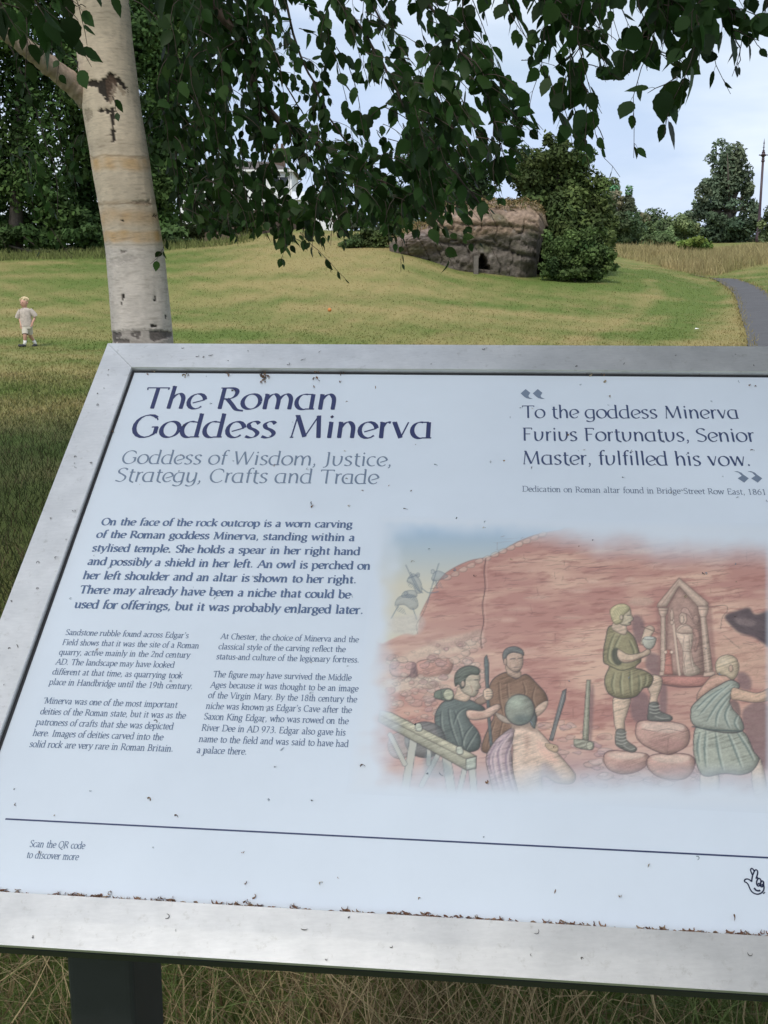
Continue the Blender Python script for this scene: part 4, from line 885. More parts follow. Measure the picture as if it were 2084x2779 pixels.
write('lead_paragraph', [("On the face of the rock outcrop is a worn carving", (275, 1424.6), (954, 1431.8)), ("of the Roman goddess Minerva, standing within a", (262, 1458.8), (960, 1468)),
 ("stylised temple. She holds a spear in her right hand", (250, 1496), (975, 1506)), ("and possibly a shield in her left. An owl is perched on", (238, 1532.4), (1003, 1545.4)),
 ("her left shoulder and an altar is shown to her right.", (225.6, 1570.8), (965, 1583)), ("There may already have been a niche that could be", (215, 1609.6), (949, 1623.6)),
 ("used for offerings, but it was probably enlarged later.", (202, 1649.6), (983.5, 1666))], FT, .150, .058, .11, (.12, .175, .295), .35, slant=0., roman=True, label='bold opening paragraph')
write('body_text', [("Sandstone rubble found across Edgar\u2019s", (177, 1722.7), (509.7, 1731.7)), ("Field shows that it was the site of a Roman", (169, 1749.8), (538, 1759.5)), ("quarry, active mainly in the 2nd century", (160, 1776.6), (513.6, 1785)),
 ("AD. The landscape may have looked", (151, 1803), (471, 1812)), ("different at that time, as quarrying took", (142, 1830), (493, 1841)), ("place in Handbridge until the 19th century.", (133, 1858), (521, 1870)),
 ("\u2018Minerva was one of the most important", (116, 1908.6), (479, 1920.7)), ("deities of the Roman state, but it was as the", (109, 1938), (501.5, 1950)), ("patroness of crafts that she was depicted", (97.7, 1967), (468, 1979.5)),
 ("here. Images of deities carved into the", (89, 1996.6), (440.6, 2008.7)), ("solid rock are very rare in Roman Britain.", (79.6, 2026.8), (468, 2039.8)),
 ("At Chester, the choice of Minerva and the", (599, 1733.8), (971.7, 1742.9)), ("classical style of the carving reflect the", (593, 1761.6), (936, 1769.4)), ("status and culture of the legionary fortress.", (587, 1789), (973, 1798)),
 ("The figure may have survived the Middle", (578, 1837), (952, 1846.9)), ("Ages because it was thought to be an image", (571, 1865.8), (970.8, 1876.4)), ("of the Virgin Mary. By the 18th century the", (565, 1894), (967, 1906)),
 ("niche was known as Edgar\u2019s Cave after the", (559, 1923), (952.7, 1934.9)), ("Saxon King Edgar, who was rowed on the", (552.7, 1952), (944, 1965)), ("River Dee in AD 973. Edgar also gave his", (547, 1982.5), (936, 1996)),
 ("name to the field and was said to have had", (540, 2013), (944, 2027)), ("a palace there.", (533.8, 2043.4), (667.9, 2047.9))], FT, .104, .046, .10, (.13, .185, .29), .35, slant=0., roman=True, label='two columns of small text')
write('caption', [("Scan the QR code", (79.7, 2297.9), (228, 2303.6)), ("to discover more", (71.6, 2328), (211, 2334))], FT, .09, .042, .09, (.10, .16, .27), .35, slant=0., roman=True, label='two line note near the lower left corner')
def ink_poly(name, polys, color, z=.0002, label=None):
    V = []; F = []
    for pl in polys:
        b0 = len(V)
        for p in pl: w2 = on_panel(*p); V.append(P3(w2[0], w2[1], ZS+z))
        F.append(tuple(range(b0, b0+len(pl))))
    o = mesh(name, V, F, mat('ink_'+name, color, .35, spec=.3), panel)
    if label: o['label'] = label
    return o
Q = lambda ox, oy, k, pts: [(ox+x/k, oy+y/k) for x, y in pts]
qm = [Q(1384, 1040, 2.37, [(x+dx, y) for x, y in ((68, 66), (100, 38), (130, 62), (118, 82), (124, 92), (146, 100), (128, 102), (104, 96), (92, 88))]) for dx in (0, 78)]
qm += [Q(1384, 1040, 2.37, [(x+dx, y) for x, y in ((1440, 567), (1462, 566), (1488, 576), (1500, 588), (1535, 612), (1506, 640), (1464, 612), (1490, 596), (1470, 576))]) for dx in (0, 87)]
for q_ in qm: ink_poly('quotation_mark', [q_], (.21, .26, .34), label='grey double quotation marks')
a, b = on_panel(13, 2228), on_panel(2084, 2322); ry = (a[1]+b[1])/2
mesh('rule', [P3(a[0], ry-.0008, ZS+.0002), P3(.60, ry-.0008, ZS+.0002), P3(.60, ry+.0009, ZS+.0002), P3(a[0], ry+.0009, ZS+.0002)], [(0, 1, 2, 3)], mat('ink_rule', (.045, .06, .14), .35), panel)
# emblem: crossed fingers with a smile, outlined
def ink_lines(name, lines, w, color, z=.0002, label=None):
    V = []; F = []
    for li, (pts, ww) in enumerate(lines):
        p = np.array([on_panel(*q) for q in pts]); m = len(p); tg = np.gradient(p, axis=0); tg /= np.linalg.norm(tg, axis=1, keepdims=True); nr = np.stack([-tg[:, 1], tg[:, 0]], 1)*ww*.5
        b0 = len(V)
        for q in p+nr: V.append(P3(q[0], q[1], ZS+z+.00003*li))
        for q in p-nr: V.append(P3(q[0], q[1], ZS+z+.00003*li))
        F += [(b0+k, b0+k+1, b0+m+k+1, b0+m+k) for k in range(m-1)]
    o = mesh(name, V, F, mat('ink_'+name, color, .35, spec=.3), panel)
    if label: o['label'] = label
E_ = lambda pts, cl=False: Q(1940, 2280, 11.06, [tuple(p) for p in crom(pts, cl, 6)]+([pts[0]] if cl else []))
lw = .00125
em = [(E_([(1100, 1250), (1050, 1200), (985, 1168), (925, 1172), (888, 1205), (895, 1250), (945, 1275), (1000, 1340), (1050, 1460), (1120, 1560), (1210, 1610), (1300, 1620), (1390, 1585), (1450, 1520), (1472, 1430), (1460, 1330), (1450, 1260)]), lw),
 (E_([(1100, 1250), (1112, 1150), (1130, 1060), (1165, 970), (1200, 905), (1245, 895), (1280, 940), (1278, 1010), (1255, 1090), (1230, 1160)]), lw),
 (E_([(1125, 1050), (1085, 960), (1068, 890), (1095, 852), (1135, 868), (1175, 930)]), lw), (E_([(1258, 1090), (1268, 1120), (1290, 1155)]), lw),
 (E_([(1330, 1150), (1372, 1200), (1370, 1290), (1335, 1365), (1290, 1380), (1255, 1335), (1250, 1250), (1285, 1170)], True), lw), (E_([(1420, 1225), (1458, 1270), (1450, 1350), (1410, 1402), (1372, 1390), (1362, 1330), (1380, 1260)], True), lw),
 (E_([(1175, 1435), (1215, 1490), (1265, 1520), (1320, 1522), (1360, 1508)]), lw*1.25), (E_([(1285, 1300), (1300, 1318), (1312, 1334)]), lw*2.2), (E_([(1388, 1335), (1400, 1348), (1412, 1360)]), lw*2.2), (E_([(1462, 1575), (1472, 1588), (1484, 1600)]), lw*2)]
ink_lines('emblem', em, lw, (.016, .022, .06), label='outlined hand with crossed fingers and a smile')
# ---- husks, seeds and dead insects caught on the sheet
dr = np.random.default_rng(8); V = []; F = []; Cd = []
def flake(q, L, w, a, z, c, curl=.5, lift=.0012):
    b0 = len(V); n = 5
    for k in range(n):
        t_ = k/(n-1)-.5; an = a+curl*t_*3
        x = q[0]+L*t_*math.cos(an); y = q[1]+L*t_*math.sin(an); ww = w*(1-(2*t_)**2*.7)*.5
        for s_ in (-1, 1): V.append(tuple(P3(x-s_*ww*math.sin(an), y+s_*ww*math.cos(an), z+lift*(.3+.7*math.cos(t_*3+s_))))); Cd.append(c)
    for k in range(n-1): F.append((b0+2*k, b0+2*k+1, b0+2*k+3, b0+2*k+2))
brn = lambda: tuple(np.array([[.20, .10, .05], [.28, .16, .09], [.12, .07, .05], [.34, .22, .12], [.10, .085, .08], [.42, .34, .22]][dr.integers(6)])*dr.uniform(.7, 1.2))
rbn = lambda: tuple(np.array([[.22, .10, .055], [.27, .15, .09], [.16, .085, .06], [.34, .24, .16]][dr.integers(4)])*dr.uniform(.75, 1.25))
xd = IX0
while xd < IX1:
    dens = .35+.65*max(0, math.sin(xd*23+1.5*math.sin(xd*61)))*(1.0 if xd < 0.02 else .5)
    for _ in range(3):
        if dr.random() < dens*.8: flake((xd+dr.normal(0, .002), IY0+abs(dr.normal(0, .0014))+.0008), dr.uniform(.003, .010), dr.uniform(.0006, .0019), dr.normal(0, .4), ZS+.0005, rbn(), dr.normal(0, .5), .0014)
    xd += .0022
for (fx, fy, r, n_) in ((716, 1022, 12, 34), (716, 1040, 9, 20), (408, 1010, 12, 8), (505, 1018, 9, 10), (620, 1014, 8, 6), (860, 1022, 22, 16), (925, 1016, 9, 10), (352, 1020, 5, 7), (299, 1172, 6, 10), (1600, 1010, 12, 10), (1640, 1013, 10, 8), (1660, 1008, 12, 6), (1896, 1014, 8, 10), (1637, 1042, 6, 5), (1652, 1073, 8, 6), (2040, 1050, 9, 10), (844, 1372, 10, 8), (405, 2163, 7, 5), (485, 2210, 9, 5), (670, 2395, 6, 4), (870, 2398, 8, 4), (1320, 2125, 4, 3), (1683, 2440, 6, 2), (1985, 2494, 10, 2), (640, 2450, 16, 8), (690, 2448, 18, 14), (300, 2420, 9, 6), (1760, 2350, 4, 2), (620, 1055, 14, 5), (985, 2080, 4, 2)):
    for _ in range(max(1, int(n_*(.6 if fy < 1030 else .25)))):
        q = on_panel(fx+dr.normal(0, r*.6), fy+dr.normal(0, r*.55)); flake(q, dr.uniform(.0025, .0065), dr.uniform(.0006, .0017), dr.uniform(0, 6.3), ZS+.0005, brn(), dr.normal(0, .6), .002)
for _ in range(150):
    q = (dr.uniform(IX0+.01, IX1-.01), IY0+.01+(IY1-IY0-.02)*dr.random()**.75)
    g_ = dr.random(); c_ = (.30, .34, .38) if g_ < .5 else ((.07, .07, .08) if g_ < .62 else brn())
    flake(q, dr.uniform(.0015, .0065), dr.uniform(.0005, .0012), dr.uniform(0, 6.3), ZS+.0004, c_, dr.normal(0, .8), .0008)
for _ in range(60):                              # bits on the steel too
    k = dr.integers(3); q = (dr.uniform(IX0, IX1), dr.uniform(OY0+.004, IY0-.004)) if k == 0 else ((dr.uniform(IX0, IX1), dr.uniform(IY1+.004, OY1-.004)) if k == 1 else (dr.uniform(OX0+.004, IX0-.004), dr.uniform(IY0, IY1)))
    flake(q, dr.uniform(.002, .008), dr.uniform(.0005, .0013), dr.uniform(0, 6.3), .0004, (.13, .12, .11), dr.normal(0, .8), .0006)
mb = MB()                                      # dark strip added for the shade along the frame's inner edges
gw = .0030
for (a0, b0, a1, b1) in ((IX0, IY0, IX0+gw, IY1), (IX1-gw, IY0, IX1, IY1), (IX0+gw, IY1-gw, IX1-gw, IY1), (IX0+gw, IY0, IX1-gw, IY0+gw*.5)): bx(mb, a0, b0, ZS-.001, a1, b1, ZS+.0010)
mb.build('inner_edge_shade', mat('edge_shade_black', (.018, .018, .022), .6), frame)
m_debris = mat('dry_debris', (1, 1, 1), .85, attr=True)
tag(mesh('debris', V, F, m_debris, color=np.array(Cd), base=(q0.x, q0.y, q0.z) if (q0 := P3(0, 0)) else None), 'dry brown husks, seeds and dead insects lying along the sign panel edges', 'debris', kind='stuff')
# ------------------------------------------------------------------ leaves
def nrm(a): return a/np.maximum(np.linalg.norm(a, axis=-1, keepdims=True), 1e-9)
LT = np.array([0, .05, .13, .22, .32, .43, .54, .65, .75, .84, .92, 1.0]); LW = np.array([.02, .17, .285, .352, .385, .385, .352, .29, .21, .13, .06, .0])
def leaves(pos, d, L, rng, fold=.10):
    """birch leaves with pointed tip, folded on the midrib: pos base, d direction, L length"""
    n = len(pos); d = nrm(d); s = nrm(np.cross(d, nrm(rng.normal(size=(n, 3))))); nn = np.cross(s, d)
    bend = rng.normal(0, .16, (n, 1)); wd = rng.uniform(.70, 1.0, (n, 1)); fo = rng.uniform(.0, 2., (n, 1))*fold
    V = np.zeros((n, len(LT), 3, 3)); L = L[:, None]
    for k, (t_, w_) in enumerate(zip(LT, LW)):
        mid = pos+L*(t_*d+bend*t_*t_*nn)
        w2 = w_*(1+.05*(-1)**k)
        V[:, k, 1] = mid; V[:, k, 0] = mid+L*w2*wd*s+L*w2*fo*nn; V[:, k, 2] = mid-L*w2*wd*s+L*w2*fo*nn
    b = (np.arange(n)*len(LT)*3)[:, None]
    F = np.concatenate([b+np.array([[k*3+q, k*3+q+1, k*3+q+4, k*3+q+3]]) for k in range(len(LT)-1) for q in (0, 1)], 0)
    return V.reshape(-1, 3), F, np.repeat(np.arange(n), len(LT)*3)
class Twigs:
    def __init__(s): s.v = []; s.f = []; s.n = 0
    def add(s, P, r0, r1):
        P = np.asarray(P); m = len(P); tg = nrm(np.gradient(P, axis=0)); a = nrm(np.cross(tg, np.array([.3, .8, .1]))); e = np.cross(tg, a)
        r = np.linspace(r0, r1, m)[:, None]
        ring = np.stack([P+r*(a*math.cos(w)+e*math.sin(w)) for w in (0, 2.094, 4.189)], 1).reshape(-1, 3)
        i, k = np.meshgrid(np.arange(m-1), np.arange(3), indexing='ij'); i = i.ravel(); k = k.ravel(); k2 = (k+1) % 3
        s.f.append(np.stack([i*3+k, i*3+k2, (i+1)*3+k2, (i+1)*3+k], 1)+s.n); s.v.append(ring); s.n += len(ring)
# ------------------------------------------------------------------ the silver birch beside the sign
DB = 4.8
rb = np.random.default_rng(4)
edges = [(-900, -8, 28), (-600, 30, 32), (-300, 66, 40), (-150, 83, 50), (-60, 93, 55), (0, 99, 58), (40, 104, 56), (77, 108, 57), (110, 112, 57), (140, 117, 57), (170, 121.5, 57), (200, 126.5, 56), (230, 131.5, 56), (250, 134.5, 57), (275, 137, 58), (300, 139.5, 58.5), (345, 143, 60), (420, 149, 63), (500, 154, 67), (560, 158, 74), (600, 160, 90), (615, 161, 104)]
E2 = crom(edges, False, 14)
cen = np.array([np.array(at(x, r, DB)) for r, x, w in E2]); zc = cen[:, 1]*math.cos(PITCH)-(cen[:, 2]-EYE)*math.sin(PITCH); rad = E2[:, 2]/2*zc/F0
NT = 110; NA = len(cen)
tn = np.linspace(0, 2*np.pi, NT, endpoint=False)
hh = np.concatenate([[0], np.cumsum(np.linalg.norm(np.diff(cen, axis=0), axis=1))])
# refine along the height
hs = np.arange(0, hh[-1], .0046); cen = np.stack([np.interp(hs, hh, cen[:, k]) for k in range(3)], 1); rad = np.interp(hs, hh, rad); NA = len(hs)
tgc = nrm(np.gradient(cen, axis=0)); ax = nrm(np.cross(tgc, np.array([0, 1, 0.]))); ay = np.cross(ax, tgc)
A2, H2 = np.meshgrid(tn, hs)
lump = 1+.014*sn(A2*1.2, H2*3, 1.3, 51)+.008*sn(A2*3, H2*9, 1, 52)
VT = cen[:, None]+(rad[:, None]*lump)[..., None]*(np.cos(A2)[..., None]*ax[:, None]+np.sin(A2)[..., None]*ay[:, None])
pxx, pyy = to_px(VT); front = VT[..., 1] < cen[:, None, 1]+.01
BC = np.zeros(VT.shape); rowm = pyy
up = np.array([.62, .525, .415]); lo = np.array([.61, .555, .515])
k = np.clip((rowm-236)/14, 0, 1)[..., None]; BC[:] = up*(1-k)+lo*k
BC = BC*(1+.13*sn(A2*.8, H2*6, 1, 61)+.08*sn(A2*2, H2*20, 1, 62))[..., None]
def band(r0, r1, colr, a, soft=5, wob=3):
    global BC
    rw = rowm+wob*sn(A2, H2*2, 1.1, abs(int(r0))); m = np.clip((rw-r0)/soft, 0, 1)*np.clip((r1-rw)/soft, 0, 1); m = m*(.65+.5*sn(A2*1.5, H2*8, 1, abs(int(r1))+7)); m = (np.clip(m, 0, 1)*a)[..., None]
    BC = BC*(1-m)+np.array(colr)*m
band(154, 172, (.58, .36, .16), .8); band(200, 206, (.33, .22, .12), .6, 2); band(206, 228, (.55, .345, .17), .75, 8); band(230, 244, (.58, .355, .15), .85, 3, 2); band(172, 200, (.60, .50, .39), .5, 8)
band(154.6, 157.4, (.22, .15, .09), .75, 1.2, 2.5); band(203, 205.4, (.16, .11, .07), .6, 1, 3); band(243.6, 245.6, (.25, .19, .13), .6, 1, 1); band(136, 154, (.30, .24, .18), .35, 6); band(346, 700, (.20, .18, .16), .6, 30); band(-400, 40, (.52, .45, .35), .5, 30)
# lenticels: short dark dashes round the stem
for _ in range(9500):
    i = rb.integers(0, NA); a0 = rb.uniform(0, 2*np.pi); w = rb.uniform(.04, .20)*(1 if rb.random() < .9 else 2.2); s = rb.uniform(.08, .32)
    da = np.abs((tn-a0+np.pi) % (2*np.pi)-np.pi); m = np.clip(1-da/w, 0, 1)**.5*s; BC[i] *= (1-m)[:, None]; BC[i] += m[:, None]*np.array([.16, .11, .08])
def scar(pts, colr=(.016, .012, .010), a=.97, rough_=2.2):
    global BC, VT
    q = crom(pts, True, 4); x, y = pxx, pyy; x2 = x+rough_*sn(A2*9, H2*60, 1, 71); y2 = y+rough_*sn(A2*9, H2*60, 1, 72)
    ins = np.zeros(x.shape, bool)
    for (ax_, ay_), (bx_, by_) in zip(q, np.roll(q, -1, 0)):
        if ay_ == by_: continue
        c_ = ((y2 >= min(ay_, by_)) & (y2 < max(ay_, by_))); ins ^= c_ & (x2 > ax_+(y2-ay_)*(bx_-ax_)/(by_-ay_))
    m = (ins & front).astype(float)[..., None]*a
    BC = BC*(1-m)+np.array(colr)*m*(1+.5*rb.normal(size=m.shape)*.5)
    VT = VT-m*.004*(np.cos(A2)[..., None]*ax[:, None]+np.sin(A2)[..., None]*ay[:, None])
Z1 = lambda *p: [(x*.2315, y*.2315) for x, y in p]
scar(Z1((375, 352), (405, 345), (430, 352), (470, 318), (485, 312), (505, 330), (535, 352), (560, 398), (540, 385), (515, 360), (500, 372), (492, 352), (480, 395), (470, 425), (460, 440), (445, 415), (425, 400), (420, 375), (390, 375)))
scar(Z1((500, 370), (525, 372), (550, 405), (530, 410)), (.20, .13, .08), .5); scar(Z1((460, 330), (500, 335), (495, 420), (470, 440)), (.11, .07, .05), .7)
scar(Z1((420, 475), (470, 470), (495, 462), (498, 500), (492, 540), (484, 548), (478, 500), (460, 488))); scar(Z1((480, 562), (496, 560), (498, 605), (486, 610))); scar(Z1((365, 475), (390, 470), (400, 500), (380, 530), (368, 510)), (.20, .16, .12), .5)
scar(Z1((520, 945), (535, 950), (528, 958))); scar(Z1((662, 928), (684, 930), (676, 938))); scar(Z1((570, 868), (640, 866), (650, 882), (590, 878)), (.13, .09, .06), .6); scar(Z1((515, 1082), (540, 1080), (535, 1094)), (.14, .12, .11), .8)
scar(Z1((528, 1265), (537, 1275), (530, 1297), (524, 1285)), rough_=.5); scar(Z1((522, 1300), (528, 1312), (520, 1320)), rough_=.3); scar(Z1((668, 1275), (674, 1290), (672, 1308), (666, 1300)), rough_=.4); scar(Z1((712, 1362), (720, 1364), (716, 1378)), rough_=.3); scar(Z1((650, 1405), (678, 1402), (676, 1414), (655, 1415)), rough_=.6)
for p in (((484, 1438), (500, 1440), (498, 1480), (486, 1478)), ((498, 1440), (520, 1438), (522, 1455), (505, 1460)), ((505, 1462), (555, 1468), (552, 1482), (500, 1478)), ((582, 1432), (604, 1434), (602, 1460), (586, 1462)), ((648, 1432), (700, 1430), (746, 1436), (747, 1452), (700, 1468), (655, 1472)), ((560, 1440), (580, 1442), (575, 1455))): scar(Z1(*p), (.05, .045, .045), .9, .8)
scar(Z1((485, 1430), (745, 1428), (748, 1485), (488, 1484)), (.20, .17, .16), .45)
for (fx, fy) in ((505, 1130), (560, 1118)): scar(Z1(*[(fx+32*math.cos(a), fy+18*math.sin(a)) for a in np.linspace(0, 6, 9)]), (.36, .32, .30), .35, .5)
m_bark = mat('birch_bark', (1, 1, 1), .72, spec=.25, attr=True, var=.13, vscale=60, bump=.35, bscale=90, stretch=(1, 1, 3.2), bdist=.004)
base = cen[-1]; birch = empty('birch_tree', (base[0], base[1], 0.), 'silver birch with pale banded trunk and drooping leaves behind the board', 'tree')
i, j = np.meshgrid(np.arange(NT), np.arange(NA-1)); FT_ = np.stack([j*NT+i, (j+1)*NT+i, (j+1)*NT+(i+1) % NT, j*NT+(i+1) % NT], -1).reshape(-1, 4)
mesh('trunk', VT.reshape(-1, 3), FT_, m_bark, birch, color=BC.reshape(-1, 3), smooth=True)
def limb(name, pts, n=10, colr=(.36, .27, .22), thin_=1.):
    """pts: (x, row, distance, width in px)"""
    q = crom(pts, False, 10); P = np.array([np.array(at(x, r, D)) for x, r, D, w in q]); z_ = P[:, 1]*math.cos(PITCH)-(P[:, 2]-EYE)*math.sin(PITCH); r_ = q[:, 3]/2*z_/F0*thin_; P = P+np.cumsum(rb.normal(0, .004, P.shape), 0)*(thin_ < 1)
    mb = MB(); mb.tube([tuple(p) for p in P], list(r_*(1+.05*rb.normal(size=len(r_)))), n)
    c_ = np.array(colr)*(1+.25*rb.normal(size=(len(mb.v), 1))*.6); V = np.array(mb.v)
    return mesh(name, V, mb.f, m_bark, birch, color=np.clip(c_, .02, 1), smooth=True), P
limb('limb', [(-120, -80, 4.3, 13), (-60, -10, 4.4, 14), (-20, 18, 4.5, 15), (10, 36, 4.55, 16), (32, 52, 4.6, 18), (55, 70, 4.68, 20), (75, 86, 4.75, 22), (92, 102, 4.8, 25), (104, 116, 4.8, 22)], 16, (.42, .33, .27))
tw = Twigs(); LP = []; LD = []; LL = []; LC = []
def twig(P, size, step=.030, r=.0016, spread=1., young=0.):
    """a hanging shoot (points in the place) with leaves along it"""
    P = np.array(P, float); d = np.concatenate([[0], np.cumsum(np.linalg.norm(np.diff(P, axis=0), axis=1))]); n = max(4, int(d[-1]/.03)); t_ = np.linspace(0, d[-1], n)
    Q_ = np.stack([np.interp(t_, d, P[:, k]) for k in range(3)], 1); Q_ += np.cumsum(rb.normal(0, .0022, Q_.shape), 0)
    tw.add(Q_, r, r*.45)
    tg = nrm(np.gradient(Q_, axis=0)); s_ = rb.uniform(.25, 1)*step; side = 1
    while s_ < d[-1]:
        k = min(n-1, int(s_/d[-1]*(n-1))); rnd = rb.normal(size=3); out = np.cross(tg[k], rnd); out /= np.linalg.norm(out)+1e-9
        dr_ = tg[k]*.55+out*rb.uniform(.3, 1.0)*spread+np.array([0, 0, -.55]); dr_ /= np.linalg.norm(dr_)
        pet = rb.uniform(.006, .016); p0 = Q_[k]; p1 = p0+dr_*pet
        tw.add(np.stack([p0, (p0+p1)/2+np.array([0, 0, .002]), p1]), .0007, .0005)
        end = s_/d[-1]; sz = size*rb.uniform(.62, 1.18)*(1-.45*max(0, end-.6)/.4)
        LP.append(p1); LD.append(dr_); LL.append(sz); LC.append(young+rb.random()*.6)
        s_ += step*rb.uniform(.6, 1.5)
def ptwig(pts, D, size=.052, **k):
    size *= 1.2; n = len(pts); Ds = D if hasattr(D, '__len__') else [D]*n; twig([np.array(at(x, r, dd)) for (x, r), dd in zip(pts, Ds)], size, **k)
# main boughs, running overhead and drooping into view
boughs = [
 [(75, -330, 4.8, 22), (150, -120, 4.9, 14), (196, -40, 5, 11), (213, 5, 5, 10), (245, 44, 5.05, 8.5), (255, 88, 5.1, 7.5), (278, 120, 5.1, 7), (300, 132, 5.15, 5), (350, 165, 5.2, 3.5), (420, 200, 5.2, 2)],
 [(110, -260, 5.2, 14), (200, -140, 5.6, 9), (260, -60, 5.8, 6), (300, 60, 5.8, 4.5), (330, 130, 5.7, 3.5), (395, 200, 5.6, 2.5), (440, 235, 5.5, 1.5)],
 [(100, -330, 4.4, 18), (200, -200, 4.2, 12), (300, -60, 4, 7), (370, 40, 3.9, 5), (420, 120, 3.8, 4), (470, 190, 3.7, 2)],
 [(90, -140, 5.4, 14), (150, -90, 6, 8), (180, -50, 6.1, 5), (190, 60, 6.1, 3.5), (210, 150, 6, 3), (250, 210, 6, 2), (300, 245, 6, 1.2)],
 [(105, -130, 5.1, 10), (150, -80, 5.2, 6), (170, -40, 5.2, 4), (172, 80, 5.2, 3), (185, 180, 5.2, 2), (200, 230, 5.2, 1.2)],
 [(60, -420, 4.0, 24), (250, -300, 3.6, 16), (380, -100, 3.5, 8), (440, 10, 3.5, 5), (485, 80, 3.4, 4), (500, 150, 3.4, 2)],
 [(300, -320, 3.4, 14), (430, -130, 3.2, 8), (520, -30, 3.2, 5), (572, 20, 3.1, 3.5), (580, 90, 3.1, 2.5), (592, 150, 3.1, 1.5)],
 [(430, -330, 3.0, 13), (560, -120, 2.8, 8), (620, -45, 2.8, 5), (655, 10, 2.75, 3), (650, 60, 2.75, 2)],
 [(500, -360, 2.8, 13), (640, -130, 2.6, 8), (700, -50, 2.6, 4), (745, 10, 2.6, 3), (748, 60, 2.6, 1.5)],
 [(110, -200, 6.2, 12), (190, -100, 7, 6), (240, -50, 7.2, 4), (270, 50, 7.2, 3.2), (300, 110, 7.1, 2.6), (340, 175, 7, 2), (360, 220, 7, 1.2)],
 [(120, -240, 5.8, 12), (250, -150, 6.2, 7), (330, -60, 6.4, 5), (400, 50, 6.3, 3.5), (430, 130, 6.2, 2.5), (445, 190, 6.1, 1.5)],
 [(60, -200, 4.2, 12), (20, -160, 3.4, 8), (10, -60, 3.0, 4), (40, -10, 2.9, 2.5), (80, 10, 2.9, 1.5)],
 [(70, -240, 5.4, 14), (0, -160, 6.4, 8), (-30, -40, 6.6, 4), (20, 60, 6.6, 3), (50, 150, 6.6, 2), (60, 220, 6.6, 1.2)]]
BP = []
for bq in boughs:
    o_, P = limb('bough', bq, 8, (.12, .085, .072) if not BP else (.045, .036, .03), 1. if not BP else .55); BP.append((P, np.array(crom(bq, False, 10))))
env_x = np.array([-40, 0, 25, 70, 110, 165, 185, 215, 240, 290, 330, 370, 400, 430, 470, 485, 500, 530, 545, 560, 580, 600, 615, 640, 660, 690, 705, 730, 768, 820])
env_y = np.array([200, 150, 246, 250, 90, 236, 252, 246, 252, 262, 268, 246, 254, 230, 255, 235, 205, 182, 145, 165, 172, 140, 120, 80, 95, 110, 60, 75, 60, 60])
def hang(p, D, length, size, step, yng=0., drift=.18):
    """hang a shoot from a point, stopping at the lower outline of the crown"""
    P = [np.array(p)]; px0 = to_px(P[0])[0]; dv = np.array([rb.normal(0, drift)+.08+.5*np.clip((px0-260)/250, 0, 1), rb.normal(0, drift), -1.])
    n = max(3, int(length/.05)); dv0 = np.array([rb.normal(0, .6)+.3, rb.normal(0, .5), -.25])
    for k in range(n):
        w = min(1, k/4); v = dv0*(1-w)+dv*w; v = v/np.linalg.norm(v); q = P[-1]+v*.05
        X_, Y_ = to_px(q)
        if Y_ > np.interp(X_, env_x, env_y)-rb.uniform(0, 26): break
        P.append(q)
    if len(P) > 2: twig(P, size, step, .0019, young=yng)
def fillreg(n, xr, yr, D, size, step, Lr, yng=0.):
    for _ in range(n):
        x = rb.uniform(*xr); y = rb.uniform(*yr); dd = rb.uniform(*D)
        if y > np.interp(x, env_x, env_y)-15: continue
        hang(at(x, y, dd), dd, rb.uniform(*Lr), size, step, yng)
for (P, q) in BP[:11]:
    for k in range(0, len(P), 3):
        if q[k, 1] > -70: hang(P[k], 0, rb.uniform(.15, .5), .068, .034); hang(P[k], 0, rb.uniform(.1, .3), .066, .034)
fillreg(60, (160, 240), (-60, 165), (4.6, 6), .070, .036, (.3, .7))
fillreg(18, (170, 300), (-60, 60), (4, 5.6), .070, .036, (.3, .6))
fillreg(26, (380, 500), (-40, 140), (3.4, 5), .066, .038, (.2, .5))
fillreg(14, (290, 400), (-60, 60), (3.6, 5), .062, .040, (.2, .5))
fillreg(64, (310, 440), (120, 212), (4, 5.5), .066, .034, (.2, .5))
fillreg(64, (180, 350), (140, 222), (4.2, 5.5), .064, .038, (.15, .4))
fillreg(30, (175, 345), (200, 240), (4.2, 5.4), .058, .034, (.1, .3), .3)
fillreg(16, (400, 480), (225, 245), (3.4, 4.6), .052, .032, (.1, .25), .4)
fillreg(20, (480, 595), (-60, 10), (2.9, 4), .060, .040, (.12, .35))
fillreg(9, (450, 520), (60, 150), (3.3, 4.2), .058, .040, (.15, .35))
fillreg(14, (590, 800), (-60, -20), (2.4, 3.1), .052, .040, (.06, .18))
# individual sprays seen against the sky on the right
Z2 = lambda *p: [(386+x*.2315, y*.2315) for x, y in p]
k_ = dict(spread=.9)
ptwig(Z2((870, -60), (830, 150), (840, 260), (880, 420), (900, 600), (940, 690), (1010, 770)), 2.9, .046, step=.045)
ptwig(Z2((870, 380), (865, 520), (860, 650), (880, 730)), 2.9, .050, step=.026)
ptwig(Z2((800, 60), (790, 300), (795, 520)), 3.0, .028, step=.06)
ptwig(Z2((740, 0), (690, 120), (690, 300), (640, 480), (600, 560)), 3.1, .050, step=.034)
ptwig(Z2((700, 330), (730, 470), (780, 560), (800, 640)), 3.0, .055, step=.028)
ptwig(Z2((1190, -40), (1130, 200), (1060, 400), (1060, 580), (1070, 690)), 2.6, .043, step=.034)
ptwig(Z2((1120, 130), (1080, 200), (1060, 280)), 2.6, .05, step=.03)
ptwig(Z2((1350, 90), (1300, 280), (1240, 390), (1200, 480), (1180, 560)), 2.3, .062, step=.026)
ptwig(Z2((1260, 330), (1180, 370), (1130, 400)), 2.3, .066, step=.034)
ptwig(Z2((1390, 60), (1420, 250), (1440, 310), (1480, 400)), 2.7, .040, step=.035)
